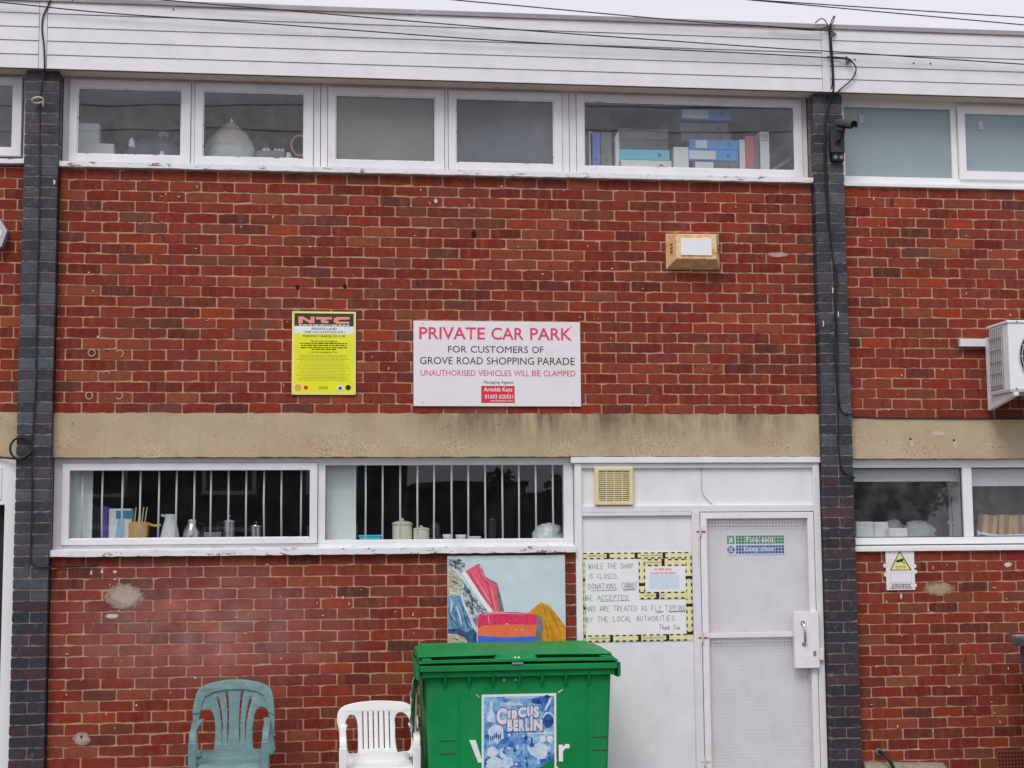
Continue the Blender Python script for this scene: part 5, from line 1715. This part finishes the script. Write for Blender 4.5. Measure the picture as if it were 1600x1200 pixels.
MB().prism([(0.32, ZB), (0.40, ZB), (0.385, 2.02), (0.345, 2.02)], 0.2125, 0.2145).build('print', plain('carton_sky', C(140, 186, 206)), bx_)
ut = thing('utensil_block', 'wooden utensil block holding pale sticks', 'utensil holder', (0.475, 0.25, ZB))
MB().hexa([(0.415, .2, ZB), (0.535, .2, ZB), (0.545, .2, 1.995), (0.42, .2, 2.0)], [(0.415, .33, ZB), (0.535, .33, ZB), (0.545, .33, 1.995), (0.42, .33, 2.0)]).build('block', 'wood', ut, .004)
for x, dx in ((0.45, .01), (0.475, .012), (0.50, .012), (0.52, .015)):
    MB().tube([(x, .25, 1.98), (x+dx, .25, 2.10)], 0.004, 6).build('stick', 'cream', ut)
MB().tube(curve_pts([(0.545, .24, 1.985), (0.58, .24, 1.972), (0.615, .24, 1.972), (0.63, .24, 1.978)]), [0.009]*19, 8).build('spoon', plain('yellow_plastic', C(214, 176, 70)), ut, smooth=True)
jg = thing('vacuum_jug', 'white tapering vacuum jug in the barred window', 'jug', (0.692, 0.27, ZB))
MB().lathe([(.066, 0), (.068, .02), (.055, .09), (.040, .145), (.036, .165), (.042, .182), (.038, .19), (.01, .192)], .692, .27, ZB).build('body', 'whitecer', jg, smooth=True)
MB().tube([(.66, .27, ZB+.178), (.635, .25, ZB+.184)], 0.009, 8).build('spout', 'whitecer', jg)
kt = thing('steel_jug', 'shiny rounded steel jug right of the white vacuum jug', 'jug', (0.845, 0.27, ZB))
MB().lathe([(.066, 0), (.070, .02), (.064, .07), (.045, .115), (.034, .135), (.040, .15), (.034, .156)], .845, .27, ZB).build('body', 'steel', kt, smooth=True)
MB().tube(curve_pts([(.885, .27, ZB+.13), (.925, .27, ZB+.11), (.93, .27, ZB+.06), (.905, .27, ZB+.03)]), .006, 8).build('handle', 'black', kt, smooth=True)
solo(MB().hexa([(.935, .2, ZB), (1.045, .2, ZB), (1.05, .2, ZB+.065), (.93, .2, ZB+.065)], [(.935, .3, ZB), (1.045, .3, ZB), (1.05, .3, ZB+.065), (.93, .3, ZB+.065)]), 'tub', 'mgrey', 'small grey tub between the steel jug and the coffee press', 'tub', bevel=.004)
def press(x, r, h, label, mat):
    t = thing('coffee_press', label, 'coffee press', (x, .27, ZB))
    MB().lathe([(r*.92, 0), (r*.92, h*.72), (r*.95, h*.74)], x, .27, ZB).build('beaker', mat, t, smooth=False)
    MB().lathe([(r*1.06, h*.74), (r*1.05, h*.80), (r*.6, h*.9), (r*.15, h*.93), (r*.12, h*.98), (r*.22, h*1.0), (r*.1, h*1.03)], x, .27, ZB).build('lid', mat, t, smooth=True)
    for k in range(4):
        a = math.pi/4+math.pi/2*k
        MB().tube([(x+r*math.cos(a), .27+r*math.sin(a), ZB), (x+r*math.cos(a), .27+r*math.sin(a), ZB+h*.76)], .004, 6).build('frame_bar', mat, t)
    MB().tube(curve_pts([(x-r, .27, ZB+h*.72), (x-r-.03, .26, ZB+h*.66), (x-r-.032, .26, ZB+h*.3), (x-r, .27, ZB+h*.2)]), .006, 8).build('handle', 'black', t, smooth=True)
press(1.10, .048, .18, 'tall shiny coffee press behind the window bars', 'steel')
press(1.285, .044, .135, 'shorter domed coffee press behind the window bars', 'steel')
MAT['darkglass'] = plain('dark_glass', (0.03, 0.03, 0.035, 1), 0.1, 0.1, 8, 0)
press(2.955, .03, .17, 'small dark coffee press in the right half of the barred window', 'darkglass')
solo(MB().lathe([(.034, 0), (.036, .02), (.036, .10), (.03, .11), (.03, .118)], 2.55, .28, ZB), 'jar', 'darkglass', 'dark glass jar right of the smaller cream jar', 'jar', smooth=True)
tq = thing('lunch_box', 'low turquoise plastic box in the barred window', 'box', (2.08, .26, ZB))
MB().box(2.005, 2.155, .2, .32, ZB, ZB+.022).build('base', 'turq', tq, .004)
MB().box(1.997, 2.163, .195, .325, ZB+.0225, ZB+.035).build('lid', 'turq', tq, .004)
def jar(x, r, h, label):
    t = thing('storage_jar', label, 'jar', (x, .27, ZB))
    MB().lathe([(r*.95, 0), (r, .01), (r, h*.66), (r*.97, h*.70)], x, .27, ZB, 28).build('body', 'cream', t, smooth=True)
    MB().lathe([(r*1.06, h*.70), (r*1.06, h*.74), (r*.9, h*.82), (r*.35, h*.88), (r*.15, h*.89), (r*.2, h*.95), (r*.14, h*1.0)], x, .27, ZB, 28).build('lid', 'cream', t, smooth=True)
jar(2.310, .070, .152, 'larger cream lidded storage jar in the barred window')
jar(2.446, .058, .100, 'smaller cream lidded storage jar in the barred window')
for x, r, h, lb in ((2.632, .036, .036, 'white cup nearest the dark jar in the barred window'), (2.728, .040, .033, 'white cup, middle of three in the barred window'), (2.825, .052, .020, 'flat white dish, right of the two cups')):
    solo(MB().lathe([(r*.7, 0), (r*.92, h*.4), (r, h), (r*.93, h), (r*.8, h*.3), (.004, h*.2)], x, .26, ZB), 'cup' if r < .05 else 'dish', 'whitecer', lb, 'cup' if r < .05 else 'dish', smooth=True)
def lump(cx, cy, cz, rx, ry, rz, seed, n=16, mm=10, j=.16):
    r = random.Random(seed)
    m = MB()
    for k in range(mm+1):
        ph = math.pi/2*(k/mm)
        for i in range(n):
            th = 2*math.pi*i/n
            q = 1+r.uniform(-j, j)
            m.v.append((cx+rx*math.cos(ph)**.7*math.cos(th)*q if k < mm else cx, cy+ry*math.cos(ph)**.7*math.sin(th)*q if k < mm else cy, cz+rz*math.sin(ph)*(1+r.uniform(-j, j)*.5)))
    for k in range(mm):
        for i in range(n):
            a, b = k*n+i, k*n+(i+1) % n
            m.f.append((a, b, b+n, a+n))
    return m
MAT['polywhite'] = plain('white_polythene', C(206, 216, 218), 0.3, 0.15, 22, 0.8, 40)
MAT['polyclear'] = clear_film('clear_polythene', C(190, 200, 204), 0.55)
solo(lump(3.36, .27, ZB, .112, .09, .108, 3), 'plastic_bag', 'polywhite', 'white plastic bag in the right corner of the barred window', 'bag', smooth=True)
# right-hand lower window
for x0_, x1_, z_, lb in ((5.60, 6.425, 2.262, 'white roller blind in the left pane of the right-hand window'), (6.50, 7.45, 2.226, 'white roller blind in the right pane of the right-hand window')):
    t = thing('roller_blind', lb, 'blind', ((x0_+x1_)/2, .14, z_))
    MB().box(x0_, x1_, .138, .141, z_, 2.42).build('cloth', 'mint', t)
    MB().box(x0_, x1_, .133, .146, z_-.008, z_-.0005).build('bottom_bar', 'upvc', t, .002)
ZR = 1.839
for k, (a, b, y, h, lb) in enumerate(((5.655, 5.79, .3, .125, 'tall white roll stack at the left of the right-hand window'), (5.795, 5.905, .3, .122, 'white roll stack, second from the dark pillar in the right-hand window'), (5.87, 6.01, .2, .075, 'low white carton in front of the roll stacks'))):
    solo(MB().box(a, b, y-.05, y+.05, ZR, ZR+h), 'paper_stack', 'paper', lb, 'paper stack', bevel=.012)
solo(lump(6.14, .27, ZR, .135, .08, .125, 5), 'plastic_bag', 'polyclear', 'clear crumpled plastic bag in the right-hand window', 'bag', smooth=True)
solo(lump(5.97, .33, ZR, .10, .06, .135, 6), 'plastic_bag', 'polyclear', 'clear plastic film behind the low white carton', 'bag', smooth=True)
pp_ = thing('pipe', 'white vertical pipe inside the right-hand window', 'pipe', (6.49, .5, ZR))
MB().tube([(6.492, .5, 0.2), (6.492, .5, 2.4)], .011, 10).build('tube', 'upvc', pp_, smooth=True)
MB().tube([(6.47, .5, 1.955), (6.515, .5, 1.955)], .014, 10).build('clip', 'upvc', pp_)
solo(MB().box(6.52, 6.60, .52, .56, .2, 2.4), 'partition_board', 'mint', 'pale strip of inner wall behind the white pipe', 'board')
MAT['kraft'] = plain('kraft_card', C(178, 148, 104), 0.8, 0.08)
MAT['kraftband'] = plain('brown_band', C(150, 104, 84), 0.8, 0.08)
for k, (x, rot, lb) in enumerate(((6.66, .10, 'banded brown carton, leftmost in the right-hand window'), (6.79, .06, 'banded brown carton, middle of three'), (6.91, -.03, 'banded brown carton at the right edge'))):
    t = thing('banded_carton', lb, 'box', (x, .25, ZR+.02), 'banded cartons in the right-hand window')
    a = MB().box(-.056, .056, -.05, .05, 0, .145).build('box', 'kraft', None, .003)
    b = MB().box(-.018, .018, -.052, .052, -.001, .147).build('band', 'kraftband', None)
    for q in (a, b):
        q.parent = t
    t.rotation_euler = (0, rot*1.5, 0)
MB_ = MB().tube(curve_pts([(6.57, .21, ZR+.03), (6.62, .2, ZR+.028), (6.68, .2, ZR+.016), (6.8, .2, ZR+.012), (6.95, .2, ZR+.018)]), [.022]*3+[.010]*22, 8)
solo(MB_, 'rolled_bag', 'polywhite', 'twisted white plastic in front of the banded cartons', 'bag', smooth=True)

# ------------------------------------------------------------------ things behind the upper windows
ZU = 4.542
solo(MB().box(-.005, .147, .30, .42, 4.694, 4.84), 'carton', 'paper', 'small white carton on top of a flat box, upper left pane', 'box', bevel=.004)
solo(MB().box(-.008, .255, .29, .43, ZU, 4.692), 'carton', 'paper', 'flat wide white box under the small carton, upper left pane', 'box', bevel=.004)
MAT['greyblue'] = plain('grey_blue_cloth', C(92, 100, 116), 0.9, 0.2, 12, 0.4)
solo(lump(.55, .36, ZU, .22, .09, .21, 8), 'cloth_heap', 'greyblue', 'heap of grey-blue cloth in the upper left pane', 'cloth', smooth=True)
for k, (x, z, lb) in enumerate(((.385, 4.69, 'white tissue scrap at the left of the cloth heap'), (.60, 4.60, 'white tissue scrap at the foot of the cloth heap'))):
    solo(lump(x, .24, z-.03, .022, .02, .06, 20+k, 10, 6, .3), 'tissue', 'paper', lb, 'tissue')
ar = thing('wire_hoop', 'pale curved handle over the cloth heap, upper left pane', 'hoop', (.6, .27, 4.70))
for r_k in (.035, .022):
    MB().tube([(.605+r_k*math.cos(math.radians(a)), .26, 4.735+r_k*1.1*math.sin(math.radians(a))) for a in range(10, 175, 15)], .004, 6).build('arc', 'lgrey', ar, smooth=True)
# knotted bag with blue and peach contents
bg_ = thing('knotted_bag', 'knotted clear bag of blue and peach cloth in the upper window', 'bag', (1.08, .25, ZU))
def gathered(cx, cy, prof, folds, amp, seed, n=40):
    r = random.Random(seed)
    ph = [r.uniform(0, 6.28) for _ in range(4)]
    m = MB()
    for k, (rx, z) in enumerate(prof):
        f = k/(len(prof)-1)
        for i in range(n):
            th = 2*math.pi*i/n
            q = 1+amp*(math.sin(folds*th+ph[0]+2*f)+.6*math.sin((folds*2-1)*th+ph[1]-3*f)+.5*math.sin(3*th+ph[2]))*(0.35+f)+r.uniform(-.045, .045)
            m.v.append((cx+rx*q*math.cos(th), cy+rx*.5*q*math.sin(th), z+r.uniform(-.003, .003)))
    for k in range(len(prof)-1):
        for i in range(n):
            a, b = k*n+i, k*n+(i+1) % n
            m.f.append((a, b, b+n, a+n))
    m.f.append(tuple(range(n-1, -1, -1)))
    m.f.append(tuple((len(prof)-1)*n+i for i in range(n)))
    return m
gathered(1.08, .27, [(.150, ZU), (.158, ZU+.06), (.155, ZU+.10), (.140, ZU+.145)], 5, .03, 31).build('blue_cloth', plain('sky_cloth', C(186, 216, 236), 0.9, 0.2, 40, 0.8, 60), bg_, smooth=True)
gathered(1.08, .27, [(.150, ZU+.14), (.132, ZU+.18), (.115, ZU+.215), (.085, ZU+.25), (.05, ZU+.29), (.012, ZU+.315)], 5, .05, 32).build('peach_cloth', plain('peach_cloth', C(240, 178, 148), 0.9, 0.2, 40, 0.8, 60), bg_, smooth=True)
gathered(1.08, .265, [(.172, ZU), (.184, ZU+.05), (.180, ZU+.11), (.160, ZU+.17), (.128, ZU+.22), (.086, ZU+.265), (.046, ZU+.30), (.014, ZU+.325)], 7, .035, 33).build('clear_film', clear_film('bag_film', C(250, 250, 250), 0.5), bg_, smooth=True)
MB().tube([(1.08, .26, ZU+.315), (1.083, .26, ZU+.332), (1.078, .26, ZU+.35)], [.008, .012, .004], 8).build('knot', 'paper', bg_)
tr_ = thing('tray', 'grey tray of small white scraps beside the knotted bag', 'tray', (1.36, .25, ZU))
MB().box(1.265, 1.465, .2, .33, ZU, 4.645).build('body', 'mgrey', tr_, .004)
for k, x in enumerate((1.315, 1.345, 1.40, 1.425, 1.45)):
    lump(x, .25, 4.645, .014, .014, .03, 50+k, 8, 4, .3).build('scrap', 'paper', tr_)
solo(lump(1.495, .22, 4.545, .035, .03, .09, 57, 10, 6, .25), 'tissue', 'paper', 'white tissue below the pink hoop', 'tissue')
pk = thing('pink_hoop', 'pink plastic hoop handle at the right of the second upper pane', 'hoop', (1.56, .25, 4.6))
pts = [(1.572+.062*math.cos(math.radians(a))*(1 if a < 200 else .95), .25, 4.70+.075*math.sin(math.radians(a))) for a in range(0, 361, 20)]
MB().tube(pts, .0085, 8).build('ring', plain('pink_plastic', C(206, 138, 142), 0.4), pk, smooth=True)
# office shelf in the wide pane
for nm, col in (('bblue', (84, 150, 240)), ('bblue2', (112, 190, 244)), ('bindigo', (104, 118, 200)), ('bgrey', (120, 118, 122)), ('bgrey2', (108, 104, 110)), ('lilac', (212, 208, 222)), ('brick_red', (186, 98, 104)), ('ivory', (226, 226, 220))):
    MAT[nm] = plain('card_'+nm, C(*col), 0.5, 0.06, 8, 0.02)
def binder(x0, x1, z0, z1, y, mat, label, kind='h', hole=True, panel=None, dep=.28):
    x0, x1, z1 = x0-.02, x1-.02, z1-.032
    z0 = z0-.032 if z0 > 4.6 else z0
    t = thing('binder', label, 'binder', ((x0+x1)/2, y, z0), 'binders on the office shelf')
    MB().box(x0, x1, y, y+dep, z0, z1).build('cover', mat, t, .004)
    if panel:
        a, b = panel
        MB().box(x0+(x1-x0)*a, x0+(x1-x0)*b, y-.0015, y-.0002, z0+(z1-z0)*.12, z1-(z1-z0)*.12).build('spine_label', 'paper', t)
    if hole:
        cx, cz = (x0+(x1-x0)*.80, (z0+z1)/2) if kind == 'h' else ((x0+x1)/2, z0+(z1-z0)*.28)
        arc(cx, cz, .013, 0, 360, .006, y-.002, 14).build('finger_ring', 'dgrey', t)
    return t
YU = .17
binder(4.409, 4.791, 5.000, 5.082, YU+.06, 'bblue', 'blue lever-arch file lying on top of the right stack', panel=(.03, .55))
binder(4.405, 4.775, 4.908, 4.98, YU+.08, 'bgrey', 'upper grey file under the topmost blue file', hole=True)
binder(4.413, 4.793, 4.835, 4.906, YU+.07, 'bgrey', 'lower grey file above the two blue files', hole=True)
binder(4.456, 4.831, 4.757, 4.832, YU, 'bblue', 'blue file with small label, upper of the two blue files', panel=(.12, .35))
binder(4.440, 4.824, 4.672, 4.755, YU, 'bblue', 'blue file with wide label, lower of the two blue files', panel=(.03, .55))
binder(4.478, 4.822, 4.555, 4.670, YU, 'bgrey2', 'dark file at the bottom of the right stack', panel=(.05, .45))
binder(3.920, 4.301, 4.826, 4.908, YU+.03, 'bgrey', 'upper grey box file on the left stack', hole=True)
binder(3.919, 4.299, 4.744, 4.824, YU+.03, 'bgrey2', 'lower grey box file on the left stack', hole=True)
binder(3.922, 4.302, 4.665, 4.742, YU, 'bblue2', 'light blue file on the left stack', hole=True)
binder(3.920, 4.316, 4.55, 4.663, YU, 'ivory', 'white file with ring hole at the bottom of the left stack', hole=True)
solo(MB().box(4.314, 4.427, YU, YU+.12, 4.55, 4.738), 'carton', 'ivory', 'upright white box between the two file stacks', 'box', bevel=.003)
binder(3.705, 3.782, 4.55, 4.863, YU, 'bindigo', 'upright indigo file at the left of the shelf', 'v')
binder(3.787, 3.869, 4.55, 4.865, YU, 'bgrey', 'upright grey file beside the indigo file', 'v')
solo(MB().box(3.681, 3.704, YU, YU+.22, 4.55, 4.838), 'papers', 'paper', 'white papers left of the indigo file', 'papers')
solo(MB().hexa([(3.875, YU, 4.55), (3.915, YU, 4.55), (3.900, YU, 4.85), (3.875, YU, 4.80)], [(3.875, YU+.2, 4.55), (3.915, YU+.2, 4.55), (3.900, YU+.2, 4.85), (3.875, YU+.2, 4.80)]), 'papers', 'paper', 'leaning white papers right of the upright grey file', 'papers')
solo(MB().box(4.815, 4.858, YU, YU+.2, 4.55, 4.806), 'book', 'lilac', 'lilac book right of the file stacks', 'book', bevel=.002)
solo(MB().box(4.862, 4.928, YU, YU+.2, 4.55, 4.834), 'book', 'brick_red', 'dull red book beside the lilac book', 'book', bevel=.002)
solo(MB().box(4.93, 4.96, YU, YU+.2, 4.55, 4.81), 'book', 'bgrey2', 'dark grey book beside the dull red book', 'book', bevel=.002)
t = thing('binder', 'ivory upright file with a black emblem at the right of the shelf', 'binder', (5.01, YU, 4.55), 'binders on the office shelf')
MB().box(4.974, 5.044, YU, YU+.25, 4.55, 4.871).build('cover', 'ivory', t, .003)
text('NSI', 4.984, 5.034, 4.815, 4.855, YU-.002, 'ink', t)
MB().box(4.978, 5.040, YU-.0016, YU-.0004, 4.80, 4.804).build('rule', 'ink', t)
solo(MB().box(4.345, 4.42, .62, .70, 4.2, 5.11), 'post', 'bgrey', 'pale post inside behind the file stacks', 'post')
solo(MB().tube([(5.02, .35, 4.56), (5.27, .35, 4.72)], .012, 8), 'rail', 'lgrey', 'slanting pale rail in the right corner of the office pane', 'rail')

# ------------------------------------------------------------------ cables and hooks
def cable(pts, r, label, name='cable', n=6, mat='cable', cat='cable', grp=None):
    return tag(MB().tube(curve_pts(pts, n), r, 8).build(name, mat, smooth=True), label, cat, grp)
y = -0.077
cable([(-0.109, -.13, 5.62), (-0.142, -.13, 5.547), (-0.175, -.13, 5.463), (-0.181, -.13, 5.372), (-0.166, -.13, 5.259), (-0.158, -.13, 5.123), (-.165, -.10, 5.08), (-0.181, y, 4.986), (-0.19, y, 4.85), (-0.18, y, 4.245), (-0.178, y, 3.801), (-0.178, y, 3.449), (-0.174, y, 2.926), (-0.185, y, 2.537), (-0.178, y, 2.065), (-0.179, y, 1.768), (-0.162, y, 1.717), (-0.12, y, 1.700), (-.06, -.07, 1.698), (-.03, -.015, 1.700), (0.038, -.012, 1.702), (0.204, -.012, 1.704), (0.237, -.01, 1.72)], .0055, 'black cable running down the left pillar')
cable([(-.258+.070*math.cos(math.radians(a)), -.086, 2.490+.074*math.sin(math.radians(a))) for a in range(0, 361, 24)]+[(-.19, -.088, 2.47), (-.25, -.09, 2.42), (-.32, -.04, 2.425), (-.45, -.02, 2.437), (-.7, -.018, 2.44)], .0075, 'coil of thick black cable on the left pillar')
cable([(5.435, -.15, 5.60), (5.438, -.132, 5.519), (5.447, -.132, 5.324), (5.448, -.132, 5.131), (5.438, -.10, 5.07), (5.422, y, 5.009), (5.398, y, 4.84), (5.383, y, 4.672), (5.385, y, 4.409), (5.393, y, 4.219), (5.407, y, 4.029), (5.422, y, 3.888), (5.429, y, 3.652), (5.418, y, 3.137), (5.424, y, 2.859), (5.42, y, 2.581), (5.428, y, 2.388), (5.459, y, 2.315), (5.529, y, 2.278), (5.55, .04, 2.27)], .0065, 'thicker black cable down the middle of the right pillar')
cable([(5.425, -.132, 5.56), (5.432, -.134, 5.40), (5.44, -.134, 5.2), (5.43, -.11, 5.08), (5.41, y-.012, 4.95), (5.392, y-.012, 4.7), (5.398, y-.012, 4.4), (5.412, y-.01, 4.0), (5.417, y, 3.887), (5.443, y, 3.793), (5.45, y, 3.699), (5.436, y, 3.558), (5.436, y-.004, 3.417), (5.437, y, 3.137), (5.428, y-.01, 2.905), (5.440, y, 2.789), (5.468, y, 2.738), (5.534, y+.02, 2.729), (5.6, -.012, 2.718), (5.86, -.012, 2.710), (6.834, -.012, 2.706), (7.5, -.012, 2.706)], .0048, 'thinner black cable leaving the right pillar along the lintel top')
cable([(5.40, -.14, 5.354), (5.43, -.14, 5.356), (5.488, -.145, 5.353), (5.546, -.165, 5.338), (5.603, -.155, 5.299), (5.616, -.145, 5.251), (5.58, -.14, 5.187), (5.505, -.135, 5.122), (5.455, -.10, 5.073), (5.424, y-.006, 5.014), (5.400, y-.006, 4.93), (5.395, y-.006, 4.80)], .0052, 'black cable looping from the triangular bracket to the right pillar')
cable([(5.316, -.152, 5.605), (5.351, -.155, 5.634), (5.385, -.155, 5.630), (5.413, -.152, 5.583), (5.425, -.145, 5.54)], .0042, 'small cable loop over the roof edge above the right pillar')
cable([(5.425, -.15, 5.53), (5.430, -.155, 5.60), (5.455, -.158, 5.655), (5.462, -.158, 5.65), (5.435, -.155, 5.595), (5.373, -.15, 5.567), (5.29, -.15, 5.549), (4.962, -.152, 5.566)], .0042, 'cable with a sharp kink above the roof edge')
for x, z, lb in ((5.455, 5.535, 'upper grey triangular cable bracket on the fascia'), (5.57, 5.338, 'lower grey triangular cable bracket on the fascia')):
    solo(MB().add([(x-.025, -.125, z+.04), (x-.025, -.125, z-.04), (x+.035, -.125, z), (x-.012, -.18, z)], [(0, 1, 3), (1, 2, 3), (2, 0, 3), (0, 2, 1)]), 'cable_bracket', 'mgrey', lb, 'bracket', bevel=.003)
for k, (pts, lb) in enumerate((
    ([(3.0, 5.83), (4.825, 5.768), (6.943, 5.709), (8.2, 5.68)], 'upper overhead wire crossing the sky at the right'),
    ([(3.0, 5.86), (4.825, 5.764), (6.94, 5.65), (8.2, 5.586)], 'lower overhead wire crossing the sky at the right'),
    ([(-1.5, 5.60), (-0.465, 5.547), (0.265, 5.497), (1.27, 5.463), (3.076, 5.391), (4.959, 5.358), (5.56, 5.342)], 'overhead wire ending at the lower triangular bracket'),
    ([(-.8, 5.70), (0.566, 5.608), (1.269, 5.57), (3.054, 5.479), (4.961, 5.406), (5.444, 5.393), (6.927, 5.344), (8.2, 5.30)], 'overhead wire crossing the whole fascia from left to right'),
    ([(1.0, 5.79), (2.573, 5.684), (3.078, 5.655), (4.366, 5.583), (4.965, 5.566), (5.44, 5.545)], 'overhead wire ending at the upper triangular bracket'))):
    cable([(x, -.150-.004*k, z-.004) for x, z in pts], .0045, lb, 'overhead_wire', cat='wire', grp='overhead wires along the roof edge')
hk = thing('ring_hook', 'white ring hook high on the left pillar', 'hook', (-.19, -.07, 4.85))
MB().tube([(-.203+.036*math.cos(math.radians(a)), -.105-.02*math.sin(math.radians(a)), 4.878+.016*math.sin(math.radians(a+20))) for a in range(0, 361, 20)], .0075, 8).build('ring', 'cement', hk, smooth=True)
MB().tube([(-.172, -.066, 4.835), (-.17, -.09, 4.85), (-.17, -.105, 4.88)], .008, 8).build('shank', 'cement', hk, smooth=True)
for k, (x, z) in enumerate(((5.336, 3.39), (5.42, 2.715+.235), (5.45, 3.46), (5.414, 3.635))):
    MB().tube([(x, -.072, z-.02), (x+.003, -.074, z), (x+.001, -.072, z+.02)], .004, 6).build('white_clip', 'fleck', pil_r)
MB().tube([(-.085, -.072, 4.30), (-.083, -.074, 4.315), (-.088, -.072, 4.33)], .006, 6).build('white_clip', 'fleck', pil_l)

# ------------------------------------------------------------------ across the car park, seen only as reflections in the glass
hs_ = thing('house', 'dark rendered house across the car park, seen reflected in the lower windows', 'house', (-5, -28, 0))
MAT['render_dark'] = plain('dark_render', (0.10, 0.09, 0.085, 1), 0.9, 0.2, 2)
MAT['rooftile'] = plain('dark_roof_tile', (0.06, 0.05, 0.05, 1), 0.8, 0.2, 6)
MB().box(-14, 3.8, -36, -28, 0, 5.2).build('wall', 'render_dark', hs_)
MB().add([(-14.4, -27.6, 5.2), (4.2, -27.6, 5.2), (4.2, -32, 7.6), (-14.4, -32, 7.6), (4.2, -36.4, 5.2), (-14.4, -36.4, 5.2)], [(0, 1, 2, 3), (2, 4, 5, 3), (1, 4, 2), (0, 3, 5), (0, 5, 4, 1)]).build('roof', 'rooftile', hs_)
MB().box(-6, -5, -32.5, -31.5, 7, 8.6).build('chimney', 'terracotta', hs_)
for x in (-11.5, -8.2, -4.6, -1.4, 1.2):
    for z in (0.9, 2.9):
        w_ = MB().ring(x, x+1.3, z, z+1.25, x+.1, x+1.2, z+.1, z+1.15, -27.96, -28.0).build('window', 'upvc', hs_)
        MB().box(x+.1, x+1.2, -27.985, -27.98, z+.1, z+1.15).build('pane', 'darkglass', w_)
gw = thing('garage_row', 'low flat-roofed garages across the car park, seen reflected in the lower windows', 'garage', (6.5, -28, 0))
MB().box(4.0, 6.9, -33, -28, 0, 3.1).box(6.91, 14, -33, -28.02, 0, 2.8).build('wall', 'render_dark', gw)
MB().box(3.95, 6.95, -33.1, -27.8, 3.101, 3.24).build('roof', 'rooftile', gw)
MB().box(6.955, 14.1, -33.1, -27.8, 2.801, 2.93).build('roof', 'rooftile', gw)
for x in (4.9, 7.7, 10.5):
    MB().box(x, x+2.3, -27.99, -27.95, 0.02, 2.15).build('door', 'dgrey', gw)
def tree(x, y, h, r, label, seed):
    q = random.Random(seed)
    t = thing('tree', label, 'tree', (x, y, 0), 'trees across the car park')
    m = MB().tube([(x, y, 0), (x+.1, y, h*.3), (x-.1, y, h*.6), (x, y, h*.85)], [.2, .16, .1, .04], 8)
    for _ in range(8):
        a = q.uniform(0, 6.28)
        z = q.uniform(h*.3, h*.7)
        m.tube([(x, y, z), (x+math.cos(a)*r*.8, y+math.sin(a)*r*.8, z+h*.18)], [.06, .02], 6)
    m.build('trunk', 'rooftile', t)
    m = MB()
    for _ in range(int(420*r)+300 if r < 2 else 9000):
        a, b = q.uniform(0, 6.28), q.uniform(-1, 1)
        rr = q.uniform(.45, 1)**.5
        c = Vector((x+math.cos(a)*math.sqrt(1-b*b)*r*rr*q.uniform(.7, 1.15), y+math.sin(a)*math.sqrt(1-b*b)*r*rr, h*.62+b*h*.36*rr))
        u = Vector((q.uniform(-1, 1), q.uniform(-1, 1), q.uniform(-1, 1))).normalized()*.13
        v = u.orthogonal().normalized()*.08
        m.add([c-u, c+v, c+u, c-v], [(0, 1, 2, 3)])
    m.build('crown', plain('leaf_green', (0.05, 0.085, 0.03, 1), 0.7, 0.3, 3), t)
tree(7.6, -40, 4.3, 0.75, 'taller slim tree behind the garages, reflected in the barred window', 1)
tree(9.6, -40, 4.0, 0.6, 'shorter slim tree behind the garages, reflected in the barred window', 2)
tree(15.5, -27, 6.5, 2.8, 'large tree right of the garages, reflected in the right-hand window', 3)
for k, (z, lb) in enumerate(((10.75, 'upper telephone wire across the car park, reflected in the upper glass'), (10.22, 'lower telephone wire across the car park, reflected in the upper glass'))):
    tag(MB().tube([(-25, -19.84, z-.7), (-1, -19.84, z), (12, -19.84, z+.3), (35, -19.84, z+.9)], .02, 6).build('telephone_wire', 'cable'), lb, 'wire')
